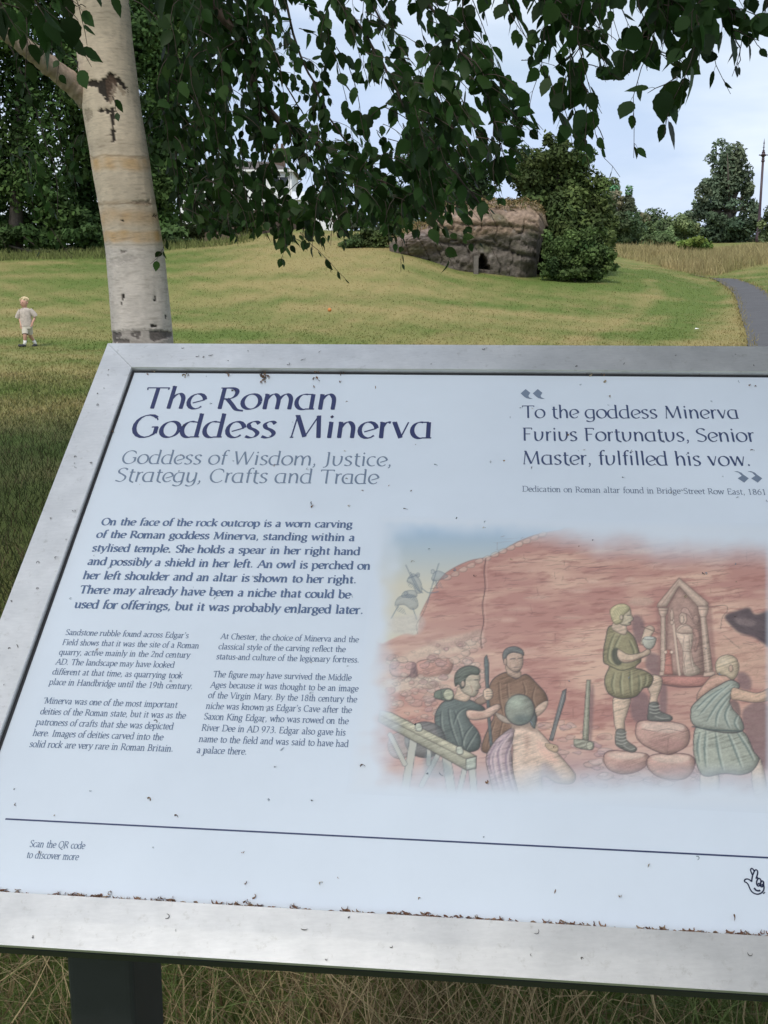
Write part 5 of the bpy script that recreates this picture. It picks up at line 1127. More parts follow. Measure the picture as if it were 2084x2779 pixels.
ptwig(Z2((1345, 60), (1365, 200), (1350, 300)), 2.5, .055, step=.04)
ptwig(Z2((1560, -30), (1530, 230), (1490, 330)), 2.7, .044, step=.040)
ptwig(Z2((1545, 60), (1580, 170), (1650, 240)), 2.6, .047, step=.034)
ptwig(Z2((930, -20), (930, 240), (920, 330)), 3.0, .030, step=.03)
ptwig(Z2((1650, -10), (1640, 60), (1660, 140)), 2.5, .052, step=.03)
ptwig(Z2((1450, 0), (1440, 120), (1490, 170)), 2.6, .052, step=.03)
for P_, D_, s_ in ((((500, -20), (520, 30), (545, 80), (560, 130)), 3.3, .046), (((470, -10), (492, 50), (515, 110), (530, 160)), 3.5, .046), (((540, -20), (548, 40), (566, 90)), 3.1, .046), (((615, -20), (622, 20), (640, 55)), 2.9, .042), (((672, -20), (668, 20), (660, 60)), 2.7, .042), (((720, -20), (728, 15), (736, 40)), 2.6, .042), (((440, 60), (470, 120), (492, 170), (505, 205)), 3.8, .046), (((455, 150), (480, 190), (496, 226)), 3.8, .042)):
    ptwig(P_, D_, s_, step=.032)
fillreg(9, (388, 450), (196, 222), (3.8, 4.8), .056, .034, (.12, .28), .2)
# lowest sprays over the field
ptwig([(300, 232), (318, 250), (330, 262), (350, 284)], 4.4, .036, step=.028, young=.3)
ptwig([(283, 225), (285, 250), (278, 266)], 4.4, .04, step=.03, young=.3)
ptwig([(420, 205), (445, 232), (470, 245), (486, 240)], 3.9, .04, step=.022, young=.4)
ptwig([(430, 225), (445, 250), (455, 270)], 3.8, .046, step=.026, young=.3)
ptwig([(392, 205), (402, 240), (400, 272)], 4.1, .034, step=.03, young=.5)
ptwig([(165, 240), (160, 255), (148, 264)], 4.3, .044, step=.022)
ptwig([(24, 236), (40, 250), (35, 258)], 4.6, .034, step=.028, young=.2); ptwig([(50, 228), (60, 243), (72, 258)], 4.6, .034, step=.03, young=.2); ptwig([(-10, 226), (4, 240), (6, 248)], 4.6, .03, step=.03)
# large leaves close by, upper left, and bits in front of the trunk
for p, D, s in ((((-10, -20), (6, 10), (20, 34)), 2.3, .07), (((10, -30), (40, 6), (60, 22)), 2.4, .06), (((20, -20), (28, 30), (24, 80)), 2.6, .055), (((35, 0), (52, 30), (50, 56)), 2.5, .07), (((60, -20), (70, 0), (82, 8)), 2.6, .05), (((66, 8), (74, 16), (78, 22)), 2.5, .05), (((70, 34), (84, 50), (92, 66)), 3.0, .045), (((78, 60), (80, 70)), 3., .05), (((113, 96), (116, 110), (120, 116)), 3.8, .04), (((190, -30), (205, 0), (200, 30)), 2.4, .082), (((150, -40), (176, -4), (196, 10)), 2.6, .07)):
    ptwig(p, D, s, step=.03)
fillreg(10, (-40, 110), (-80, 10), (3, 4.4), .060, .036, (.15, .35))
fillreg(26, (-40, 100), (10, 190), (5.2, 6.6), .066, .036, (.2, .5))
pos, dr_, ln_, cl = np.array(LP), np.array(LD), np.array(LL), np.array(LC)
V, F, I = leaves(pos, dr_, ln_, rb)
print('birch leaves', len(pos))
yv = np.clip(cl-.35, 0, 1)[:, None]
c = np.array([.022, .054, .013])*(1-yv)+np.array([.058, .095, .020])*yv; c = c*rb.uniform(.5, 1.75, (len(pos), 1))
m_leaf = mat('birch_leaf', (1, 1, 1), .55, spec=.22, attr=True, trans=.45)
mesh('foliage', V, F, m_leaf, birch, color=c[I], smooth=True)
tb = mesh('twigs', np.concatenate(tw.v), np.concatenate(tw.f), mat('twig_bark', (.05, .035, .028), .8), birch)
tb['kind'] = 'stuff'
# upper crown, above the picture, that shades the board
n = 34000; p = rb.normal(size=(n, 3)); p = nrm(p)*rb.uniform(.35, 1, (n, 1))**.6*np.array([6.0, 6.4, 3.0])+np.array([-1.3, 3.2, 6.1])
p += nrm(rb.normal(size=(40, 3)))[rb.integers(0, 40, n)]*.5
p = np.concatenate([p, rb.uniform((.25, -1.2, 3.3), (3.4, 2.3, 5.6), (5000, 3)), np.stack([-1.1+3.4*rb.random(2600)**.7, rb.uniform(-3.2, -.9, 2600), rb.uniform(3.8, 5.6, 2600)], 1), rb.normal((-3.6, 5.2, 5.6), (1.3, 2.6, .8), (9000, 3)), rb.uniform((.45, -.6, 3.2), (3.3, 3.4, 5.0), (4500, 3))])  # extra unseen leaf boxes added to block sun and sky
X_, Y_ = to_px(p); lowest = EYE+np.maximum(p[:, 1], .3)*.285+.12
tx, ty = p[:, 0]/(p[:, 2]-1.2), (p[:, 1]-1.2)/(p[:, 2]-1.2)
ok = (p[:, 2] > lowest) & (p[:, 2] > 2.7) & ~((tx > -.85) & (tx < .0) & (ty > -.42) & (ty < .95) & (rb.random(len(p)) < .97)); p = p[ok]  # sky gap cut through the crown to brighten the steel rails
V, F, I = leaves(p, rb.normal(size=(len(p), 3))*.7+np.array([0, 0, -.6]), rb.uniform(.07, .17, len(p)), rb)
c = np.array([.032, .062, .020])*rb.uniform(.7, 1.3, (len(p), 1)); mesh('upper_foliage_and_blockers', V, F, m_leaf, birch, color=c[I])
# ------------------------------------------------------------------ background trees
def cloud(clumps, n, size, rng, flat=.35, sub=14, droop=0., fill=.0):
    """leaf clumps: (centre, radii); returns quads and the sub-clump of each leaf"""
    C = []; Rr_ = []
    for c_, r_ in clumps:
        m = max(5, int(sub)); u_ = nrm(rng.normal(size=(m, 3))); s_ = rng.uniform(.25, .92, (m, 1)); C.append(np.array(c_)+u_*s_*np.array(r_)); Rr_.append(np.array(r_)*rng.uniform(.24, .48, (m, 1)))
    C = np.concatenate(C); Rr_ = np.concatenate(Rr_); wgt = Rr_.prod(1)**.66; k = rng.choice(len(C), n, p=wgt/wgt.sum())
    u_ = nrm(rng.normal(size=(n, 3))); rad_ = np.where(rng.random(n) < fill, rng.uniform(.1, 1, n), rng.uniform(.72, 1.08, n))[:, None]
    P = C[k]+u_*Rr_[k]*rad_
    nn = nrm(u_*.7+rng.normal(size=(n, 3))*.6+np.array([0, -.1, .35])); a = nrm(np.cross(nn, rng.normal(size=(n, 3)))); b = np.cross(nn, a)
    s_ = size*rng.uniform(.55, 1.35, (n, 1))
    V = np.stack([P-a*s_, P+b*s_*.55, P+a*s_, P-b*s_*.55], 1).reshape(-1, 3); V[:, 2] -= droop*np.tile([0, 0, 1, 0], n)*size
    return V, np.arange(4*n).reshape(n, 4), np.repeat(k, 4), len(C)
m_crown = mat('crown_leaves', (1, 1, 1), .7, spec=.2, attr=True, trans=.2)
m_trunk = mat('tree_bark', (.10, .085, .07), .9, var=.3, vscale=12, bump=.5, bscale=20)
rt = np.random.default_rng(14)
def px2m(D): return D*1.0/F0*1.0
def tree(name, label, cat, D, base, clumps, n, size, colr, var=.28, thick=None, trunk=None, group=None, hue=(.25, .05, .0), sub=14, fill=.0, limbs=True, rng=rt):
    """clumps given by their outline in the picture (x, row, half width, half height) D metres away"""
    b = ground_at(base, D); root = empty(name, tuple(b), label, cat, group); k = px2m(D)*1.02
    cl = []
    for c_ in clumps:
        x, r, rx, ry = c_[:4]; dz = c_[4] if len(c_) > 4 else 0
        cl.append((np.array(at(x, r, D+dz)), (rx*k, max(rx, ry)*k*.8, ry*k)))
    V, F, I, nc = cloud(cl, n, size, rng, sub=sub, fill=fill)
    tone = 1+var*rng.normal(size=(nc, 1)); h = rng.normal(size=(nc, 1))*.5
    c0 = np.array(colr)*np.clip(tone, .45, 1.7)*(1+h*np.array(hue)*.6); c1 = c0[I]*(np.repeat(rng.uniform(.7, 1.3, n), 4)[:, None])
    g_ = gz(V[:, 0], V[:, 1]); V[:, 2] = np.maximum(V[:, 2], g_+.03)
    mesh('crown', V, F, m_crown, root, color=np.clip(c1, .004, .6))
    mb = MB(); top = np.array(cl[0][0]); rr_ = thick or .16
    q = [tuple(b-Vector((0, 0, .3))), tuple(b*.6+Vector(tuple(top))*.4-Vector((0, 0, 0))), tuple(top)]
    mb.tube(q, [rr_*1.2, rr_*.8, rr_*.3], 8)
    if limbs:
        mid = np.array(q[1])
        for c_, r_ in cl:
            for _ in range(3):
                e_ = np.array(c_)+rng.normal(size=3)*np.array(r_)*.5; s_ = mid*.7+np.array(q[0])*.3 if _ == 0 else mid
                mb.tube([tuple(s_), tuple((s_+e_)/2+np.array([0, 0, .2])), tuple(e_)], [rr_*.45, rr_*.28, rr_*.08], 6)
    mesh('trunk', mb.v, mb.f, m_trunk, root, smooth=True); return root
GDK = (.052, .098, .026); GMD = (.050, .080, .026); GLT = (.085, .120, .040); GOL = (.095, .105, .036)
tree('large_tree', 'tall dark tree at the left edge behind the field, above the child', 'tree', 58, 18, [(20, 60, 70, 90), (-50, 30, 70, 100), (30, 170, 60, 60), (-40, 170, 70, 65), (70, 120, 45, 70), (20, -60, 80, 60), (60, 215, 45, 28), (-20, 228, 50, 22)], 46000, .155, GDK, thick=.35, fill=.4, limbs=False)
tree('large_tree', 'dark dense tree hidden partly by the birch trunk', 'tree', 61, 122, [(120, 70, 60, 80), (110, 170, 50, 60), (150, 190, 40, 45), (140, -30, 70, 60), (100, 225, 40, 22), (150, 226, 30, 20)], 40000, .155, GDK, thick=.35, fill=.4, limbs=False)
tree('large_tree', 'dark leafy tree between the birch trunk and the white house', 'tree', 66, 168, [(168, 60, 26, 60), (166, 140, 18, 50), (164, 205, 14, 28), (180, 0, 30, 50), (190, -60, 40, 50)], 12000, .17, (.042, .078, .022), thick=.3, fill=.2)
tree('dark_tree', 'dark open-crowned tree rising behind the left end of the rock', 'tree', 58, 442, [(440, 150, 36, 30), (465, 175, 34, 26), (415, 180, 30, 30), (440, 195, 40, 20), (480, 192, 20, 16), (425, 118, 24, 20), (395, 205, 24, 22)], 11000, .12, (.045, .078, .028), thick=.22, fill=.2)
tree('ivy_tree', 'rounded yellow-green ivy-covered tree growing over the right end of the rock', 'tree', 47, 566, [(556, 166, 40, 26), (548, 192, 38, 26), (530, 176, 26, 20), (577, 215, 34, 40), (588, 246, 22, 30, -1), (562, 236, 28, 36, -1), (575, 190, 22, 22), (558, 143, 12, 8), (548, 136, 5, 5), (598, 205, 16, 22), (606, 232, 12, 18)], 24000, .10, (.078, .110, .034), thick=.25, fill=.2, limbs=False)
tree('dark_tree', 'dark ivy-clad trunk mass close behind the right end of the rock', 'tree', 49.5, 545, [(546, 190, 22, 30), (552, 225, 16, 30), (528, 172, 26, 22), (556, 250, 12, 24)], 12000, .11, (.035, .06, .022), thick=.2, fill=.4, limbs=False)
tree('bramble_bush', 'low dark bush at the foot of the rock beside the bright grass', 'bush', 43.5, 575, [(572, 258, 26, 20), (592, 262, 18, 16), (556, 260, 13, 18), (606, 258, 10, 13), (585, 245, 22, 16), (600, 244, 12, 14), (612, 266, 7, 5), (548, 246, 7, 14), (545, 268, 6, 8), (575, 274, 24, 7), (556, 273, 14, 6), (596, 273, 14, 6)], 12000, .08, (.075, .118, .036), thick=.05, fill=.3, limbs=False)
tree('hawthorn_bush', 'dark shrub hanging over the left end of the rock', 'bush', 47, 372, [(372, 240, 22, 14), (392, 228, 18, 14), (352, 244, 14, 9)], 6000, .09, (.070, .105, .034), thick=.06, fill=.3, limbs=False)
tree('garden_shrub', 'mid green shrub on the bank below the white house', 'bush', 68, 220, [(225, 224, 26, 12), (190, 233, 20, 12), (255, 226, 18, 9)], 5000, .12, (.07, .09, .03), thick=.06, fill=.3, limbs=False)
tree('sycamore', 'thin-topped tree with reddish upper leaves right of the ivy-covered tree', 'tree', 98, 618, [(615, 205, 16, 20), (612, 188, 9, 9), (632, 200, 9, 12), (600, 205, 12, 14), (622, 222, 24, 14), (640, 217, 9, 8), (604, 222, 18, 16)], 6500, .17, (.18, .215, .125), thick=.2, sub=10, hue=(.5, -.2, .0))
tree('broad_tree', 'tall oval grey-green tree standing beside the lamp post', 'tree', 108, 729, [(724, 172, 20, 26), (738, 178, 18, 22), (708, 190, 18, 18), (748, 196, 10, 18), (725, 160, 16, 14), (698, 212, 14, 14), (728, 205, 30, 18), (755, 212, 8, 12), (740, 157, 8, 8)], 11000, .19, (.14, .185, .115), thick=.35, sub=11)
tree('broad_tree', 'dark lower growth beneath the tall oval tree', 'tree', 106, 716, [(712, 228, 24, 16), (735, 230, 22, 15), (748, 226, 14, 14)], 6000, .2, (.075, .11, .062), thick=.15, fill=.25)
for x0, r0, w0, h0, D, c_, lb in ((618, 230, 24, 20, 90, (.10, .15, .07), 'dark green bush behind the tall grass next to the ivy-covered tree'), (646, 229, 27, 18, 112, (.17, .24, .11), 'pale green bush in the middle of the far hedge'), (679, 229, 19, 18, 104, (.155, .215, .10), 'rounded green bush touching the left side of the tall oval tree'), (662, 240, 17, 10, 86, (.125, .18, .075), 'low bush before the far hedge at the back of the tall grass'), (695, 244, 15, 8, 76, (.15, .22, .05), 'bright green low bush at the back of the tall grass')):
    tree('bush', lb, 'bush', D, x0, [(x0, r0, w0, h0), (x0-w0*.5, r0+3, w0*.6, h0*.7), (x0+w0*.5, r0+2, w0*.6, h0*.7)], 6500, .16, c_, thick=.06, fill=.3, group='bushes along the back of the field', limbs=False)
tree('young_tree', 'loose light green tree at the right edge behind the lamp post', 'tree', 96, 772, [(775, 214, 15, 18), (768, 232, 12, 12), (790, 205, 16, 22), (785, 236, 18, 10)], 5000, .16, (.13, .175, .08), thick=.12, sub=9)
tree('undergrowth', 'dark shrub thicket along the foot of the left trees', 'shrubs', 57, 60, [(x_, 236+3*math.sin(x_), 24, 13) for x_ in range(-70, 185, 22)]+[(x_, 222+3*math.cos(x_), 22, 14, 6) for x_ in range(-70, 180, 24)], 26000, .15, (.05, .09, .028), thick=.06, fill=.4, limbs=False, sub=9)
# far belt of woodland that closes the view
cl = []
rw_ = np.random.default_rng(3)
for x in range(-420, 1250, 34): cl.append((np.array(at(x+rw_.uniform(-8, 8), 243-rw_.uniform(0, 12)+ (8 if x > 560 else -10), 150+rw_.uniform(-6, 10))), np.array([4.2, 4, 2.6])*rw_.uniform(.8, 1.3)))
V, F, I, nc = cloud(cl, 26000, .45, rw_, sub=8, fill=.2)
c = (np.array([.06, .082, .045])*(1+.25*rw_.normal(size=(nc, 1))))[I]
tag(mesh('distant_wood', V, F, m_crown, color=np.clip(c, .01, 1)), 'far belt of hazy woodland beyond the field', 'woodland', kind='stuff')
# tall hay between the field and the bushes
n = 30000; x = []; y = []
bl = np.array([tuple(drop(*p)[:2]) for p in ((606, 256), (640, 263), (670, 271), (700, 277.5), (712, 278))])
q0 = rt.random((120000, 2)); X_ = q0[:, 0]*34+9; Y_ = 47+q0[:, 1]*36; pxh = 384+F0*1.02*X_/Y_
rowb = np.interp(pxh, [600, 606, 640, 670, 700, 716, 745, 775, 900], [252, 255, 262, 269.5, 276, 276, 268, 262, 258]); _, rowg = to_px(np.stack([X_, Y_, gz(X_, Y_)], -1))
ok = (rowg < rowb) & (pxh > 604) & (pxh < 840); X_, Y_ = X_[ok][:n], Y_[ok][:n]
hy = np.clip(.55+.5*sn(X_, Y_, 5, 92), .3, .9)*np.clip(1-(Y_-56)/40, .45, 1); V, F, I = blades(X_, Y_, rt.uniform(.4, 1.5, len(X_))*hy, rt.uniform(.018, .05, len(X_)), rt.uniform(.1, .7, len(X_)), rt, 2, .5)
gmx = np.clip(.25+.5*sn(X_, Y_, 6, 91), 0, 1)[:, None]; c = (np.array([.43, .345, .175])*(1-gmx)+np.array([.20, .22, .08])*gmx)*rt.uniform(.6, 1.25, (len(X_), 1))
tag(mesh('tall_grass', V, F, m_grass, color=c[I]), 'band of tall straw-coloured grass beside the path', 'grass', kind='stuff')
# weeds along the foot of the left trees
X_ = rt.uniform(-26, -6, 5000); Y_ = 52+rt.uniform(0, 4, 5000); V, F, I = blades(X_, Y_, rt.uniform(.08, .4, 5000), rt.uniform(.02, .06, 5000), rt.uniform(.1, .6, 5000), rt, 2, .5)
c = np.array([.15, .17, .055])*rt.uniform(.5, 1.5, (5000, 1)); tag(mesh('weeds', V, F, m_grass, color=c[I]), 'uncut weeds along the foot of the left trees', 'grass', kind='stuff')
# ------------------------------------------------------------------ rock outcrop
DR = 44.
ox = np.array([389, 400, 412, 425, 433, 438, 455, 470, 500, 525, 538, 545, 549]); ot = np.array([243, 236, 232, 228, 222, 208.5, 206, 205, 204.5, 204, 209, 216, 226]); ob = np.array([252, 253.5, 257, 261, 263, 264.5, 268, 270.5, 274.5, 278, 279.5, 280, 279])
NU, NV = 190, 96
us = np.linspace(389.5, 548.5, NU); top = np.array([at(u, np.interp(u, ox, ot), DR) for u in us]); bot = np.array([at(u, np.interp(u, ox, ob), DR) for u in us])
rk = np.zeros((NU, NV, 3)); nf = 52
endk = np.clip((us-389)/14, 0, 1)**.5*np.clip((549-us)/10, 0, 1)**.5
for i in range(NU):
    h = top[i, 2]-bot[i, 2]; u = us[i]; under = .55*np.exp(-((u-540)/12)**2)
    for j in range(NV):
        if j < nf:
            t_ = j/(nf-1); z = bot[i, 2]-.5*(1-t_)**3*1.0+h*t_ if t_ > 0 else bot[i, 2]-.5
            bulge = .55*math.sin(min(1, t_*1.15)*math.pi*.62)-.35*max(0, t_-.75)/.25*1.6
            yv_ = DR-bulge*endk[i]-.5*(1 if 448 < u < 535 else .3)*(t_ < .62)*0+(under*(1-t_)*2.0 if u > 520 else 0)
            yv_ += (1-endk[i])*1.2; xs_ = top[i, 0]*t_+bot[i, 0]*(1-t_)-(.35*(1-t_) if u > 535 else 0)*math.exp(-((u-548)/10)**2)
        else:
            s_ = (j-nf+1)/(NV-nf); yv_ = DR+.35*endk[i]*0+.2+s_*5.2*endk[i]+(1-endk[i])*1.2; z = top[i, 2]+.55*math.sin(min(1, s_*2)*1.57)*endk[i]*.6-(max(0, s_-.7)/.3)**2*(h+1.2); xs_ = top[i, 0]*(yv_/DR)
        rk[i, j] = (xs_, yv_, z)
J, Iu = np.meshgrid(np.arange(NV), us)
zz = rk[..., 2]
lay = sn(rk[..., 0]*.25, zz*1.0+.15*rk[..., 0], .62, 101); big = sn(rk[..., 0]*.8, zz+rk[..., 1]*.5, 1.9, 102); fine = sn(rk[..., 0], zz*1.4+rk[..., 1], .42, 103); vf = sn(rk[..., 0], zz*1.6+rk[..., 1], .19, 104)
amt = np.clip(J/4, 0, 1)*np.clip((NV-J)/4, 0, 1)
blk = np.abs(sn(rk[..., 0]*1.0+.4*zz, zz*.8, 1.1, 105)); crack = np.exp(-(blk/.05)**2)
ledge = np.exp(-((zz-bot[:, None, 2]-.95-.12*np.sin(rk[..., 0]*2))/.07)**2)+np.exp(-((zz-bot[:, None, 2]-1.75-.1*np.sin(rk[..., 0]*1.3+1))/.06)**2)
dsp = amt*(.24*big+.07*np.sign(lay)*np.abs(lay)**.6+.045*fine+.03*vf-.08*crack-.09*ledge)
rk[..., 1] -= dsp*np.where(J < nf, 1, .1); rk[..., 2] += dsp*np.where(J < nf, .15, .55)*np.clip((J-20)/30, 0, 1)
# the niche: a small dark cave cut into the face
X_, Y_ = to_px(rk); nm = (np.abs(X_-482.5-.12*(Y_-256)) < 5.2-.28*np.maximum(0, 266-Y_)+.8*np.sin(Y_*.9)) & (Y_ > 254) & (Y_ < 268.5) & (J < nf); rk[..., 1] += 1.3*nm
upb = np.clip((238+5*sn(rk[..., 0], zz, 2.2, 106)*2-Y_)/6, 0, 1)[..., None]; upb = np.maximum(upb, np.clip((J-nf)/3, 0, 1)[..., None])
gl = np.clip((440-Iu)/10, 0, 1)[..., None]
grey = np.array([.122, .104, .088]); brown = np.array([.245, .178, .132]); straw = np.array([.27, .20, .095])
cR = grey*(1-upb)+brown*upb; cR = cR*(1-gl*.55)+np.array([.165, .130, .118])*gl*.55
cR = cR*(1-.38*np.clip(ledge, 0, 1)[..., None]); ms_ = np.clip(sn(rk[..., 0]*1.2, zz*1.6, 1.4, 111)*2.2-.35, 0, 1)[..., None]*.6; cR = cR*(1-ms_)+np.array([.085, .088, .045])*ms_
tt_ = (np.clip((J-nf+6)/9, 0, 1)*np.clip(.45+.9*sn(rk[..., 0], rk[..., 1], 1.1, 108), 0, 1))[..., None]; cR = cR*(1-tt_*.8)+straw*tt_*.8
cR = cR*(1+.30*fine+.30*vf+.2*lay)[..., None]*(1-.45*crack[..., None]); pale = np.clip(sn(rk[..., 0], zz, .5, 109)*2-.7, 0, 1)[..., None]*.5; cR = cR*(1-pale)+np.array([.25, .225, .205])*pale*(1-nm[..., None])+cR*pale*nm[..., None]
i, j = np.meshgrid(np.arange(NU-1), np.arange(NV-1), indexing='ij'); FR = np.stack([i*NV+j, (i+1)*NV+j, (i+1)*NV+j+1, i*NV+j+1], -1).reshape(-1, 4)
rb0 = ground_at(470, DR); rock = empty('rock_outcrop', tuple(rb0), 'weathered sandstone outcrop with small dark niche and grassy top', 'rock')
m_rock = mat('sandstone', (1, 1, 1), .95, spec=.15, attr=True, var=.4, vscale=7, bump=.7, bscale=16, bdist=.05)
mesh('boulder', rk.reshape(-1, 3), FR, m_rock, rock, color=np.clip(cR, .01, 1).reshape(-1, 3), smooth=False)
m_stone = mat('dressed_stone', (.135, .118, .102), .9, var=.25, vscale=9, bump=.4, bscale=14)
def stone(mb, x0, r0, x1, r1, D, dep):
    a = at(x0, r1, D); b = at(x1, r0, D); mb.box(min(a.x, b.x), D-dep/2, min(a.z, b.z), max(a.x, b.x), D+dep/2, max(a.z, b.z))
yf = DR-1.0
mb = MB(); stone(mb, 473.4, 256, 478.0, 274.5, DR-.45, .5); mb.build('pillar', m_stone, rock)
# grass hanging over the edge of the rock
sel = rt.integers(0, NU*NV, 9000); ii, jj = sel//NV, sel % NV; ok = (jj > nf-4) & (jj < NV-16) & (ii > 8) & (ii < NU-6) & (sn(rk[ii, jj, 0], rk[ii, jj, 1], 1.1, 108) > -.35); ii, jj = ii[ok], jj[ok]; P = rk[ii, jj]+rt.normal(0, .05, (len(ii), 3))
n = len(P); h = rt.uniform(.10, .34, n); dirv = nrm(rt.normal(size=(n, 3))*.6+np.array([0, -.55, .55])); tip = P+dirv*h[:, None]; tip[:, 2] -= h*.35; sd = nrm(np.cross(dirv, rt.normal(size=(n, 3))))*.02
V = np.stack([P-sd, P+sd, (P+tip)/2+np.array([0, 0, .04])+sd*.6, tip], 1).reshape(-1, 3); c = np.array([.27, .205, .095])*rt.uniform(.5, 1.3, (n, 1)); c[rt.random(n) < .22] = [.09, .11, .035]
mesh('grass_fringe', V, np.arange(4*n).reshape(n, 4), m_grass, rock, color=np.repeat(c, 4, 0))
# ------------------------------------------------------------------ the white house beyond the bank
DH = 90.; m_wall = mat('white_render', (.78, .79, .80), .8, var=.05, vscale=3); m_roof = mat('grey_tiles', (.10, .085, .078), .85, var=.3, vscale=6, bump=.5, bscale=18); m_glass = mat('window_glass', (.025, .03, .035), .08, spec=.6); m_white = mat('white_frame', (.80, .80, .80), .5); m_brick = mat('red_brick', (.12, .085, .065), .9, var=.25, vscale=20)
hb = ground_at(235, DH); house = empty('house', tuple(hb), 'white rendered house with grey roof half hidden by birch leaves', 'house')
def hx(x): return at(x, 200, DH).x
def hz(r): return at(235, r, DH).z
x0, x1 = hx(180), hx(292); zb, ze, zr = hb.z-.6, hz(170.5), hz(156)
mb = MB(); mb.box(x0, DH, zb, x1, DH+7, ze); mb.build('wall', m_wall, house)
mb = MB(); o_ = .35; mb.add([(x0-o_, DH-o_, ze), (x1+o_, DH-o_, ze), (x1+o_, DH+7+o_, ze), (x0-o_, DH+7+o_, ze), (x0+2.4, DH+3.5, zr), (x1-2.4, DH+3.5, zr)], [(0, 1, 5, 4), (1, 2, 5), (2, 3, 4, 5), (3, 0, 4), (0, 3, 2, 1)])
rf = mb.build('roof', m_roof, house)
mb = MB(); cx = hx(277); mb.box(cx-.45, DH+2.6, zr-1.2, cx+.45, DH+3.3, zr+.75); mb.box(cx-.52, DH+2.52, zr+.75, cx+.52, DH+3.38, zr+.9); mb.lathe((cx-.2, DH+2.95, zr+.9), [(.11, 0), (.13, .05), (.1, .4)], 8); mb.lathe((cx+.22, DH+2.95, zr+.9), [(.11, 0), (.13, .05), (.1, .4)], 8); mb.build('chimney', m_brick, rf)
mb = MB(); mb.box(x0-o_-.02, DH-o_-.08, ze-.12, x1+o_+.02, DH-o_-.001, ze+.03); mb.build('gutter', m_white, rf)
def window(x, r0, r1, w, y=None, parent=None):
    y = DH if y is None else y; cx = hx(x); z0, z1 = hz(r1), hz(r0); mb = MB(); f = .09
    mb.box(cx-w/2, y-.07, z0, cx-w/2+f, y+.02, z1); mb.box(cx+w/2-f, y-.07, z0, cx+w/2, y+.02, z1); mb.box(cx-w/2+f, y-.07, z0, cx+w/2-f, y+.02, z0+f); mb.box(cx-w/2+f, y-.07, z1-f, cx+w/2-f, y+.02, z1); mb.box(cx-.03, y-.06, z0+f, cx+.03, y+.02, z1-f)
    wd = mb.build('window', m_white, parent or house); mb = MB(); mb.box(cx-w/2+f, y-.03, z0+f, cx-.03, y+.01, z1-f); mb.box(cx+.03, y-.03, z0+f, cx+w/2-f, y+.01, z1-f); mb.build('pane', m_glass, wd)
for x_ in (200, 232, 258, 280): window(x_, 176, 188, 1.5)
for x_ in (191, 214, 262): window(x_, 201, 213, 1.3)
mb = MB(); cx = hx(238); mb.box(cx-.5, DH-.05, hz(218), cx+.5, DH+.02, hz(202)); mb.build('door', mat('dark_door', (.05, .06, .08), .5), house)
h2 = ground_at(318, 84); annex = empty('outbuilding', tuple(h2), 'low white outbuilding with white-framed windows right of the white house', 'building')
def bx2(x): return at(x, 200, 84).x
def bz2(r): return at(310, r, 84).z
mb = MB(); a0_, a1_ = bx2(293), bx2(342); mb.box(a0_, 84, h2.z-.6, a1_, 88, bz2(200)); mb.build('wall', m_wall, annex)
mb = MB(); mb.add([(a0_-.2, 83.75, bz2(200)+.003), (a1_+.2, 83.75, bz2(200)+.003), (a1_+.2, 88.2, bz2(200)+.003), (a0_-.2, 88.2, bz2(200)+.003), (a0_-.2, 86, bz2(189)), (a1_+.2, 86, bz2(189))], [(0, 1, 5, 4), (2, 3, 4, 5), (0, 4, 3), (1, 2, 5), (0, 3, 2, 1)]); mb.build('roof', mat('pale_sheet_roof', (.60, .62, .65), .6, var=.05), annex)
def window2(x, r0, r1, w):
    cx = bx2(x); z0, z1 = bz2(r1), bz2(r0); mb = MB(); f = .10; y = 84
    mb.box(cx-w/2, y-.06, z0, cx+w/2, y+.01, z1); wd = mb.build('window', m_white, annex); mb = MB(); mb.box(cx-w/2+f, y-.075, z0+f, cx-.04, y-.061, z1-f); mb.box(cx+.04, y-.075, z0+f, cx+w/2-f, y-.061, z1-f); mb.build('pane', m_glass, wd)
for x_ in (302, 318, 332): window2(x_, 206, 215, .9)
bw = ground_at(255, 78); mb = MB(); p0, p1 = at(196, 215, 78), at(305, 215, 78); mb.box(p0.x, 78, bw.z-.5, p1.x, 78.25, at(255, 211, 78).z); mb.box(p0.x-.03, 77.96, at(255, 211, 78).z, p1.x+.03, 78.29, at(255, 210, 78).z)
tag(mb.build('garden_wall', m_brick, base=tuple(bw)), 'low red brick garden wall in front of the white house', 'wall')
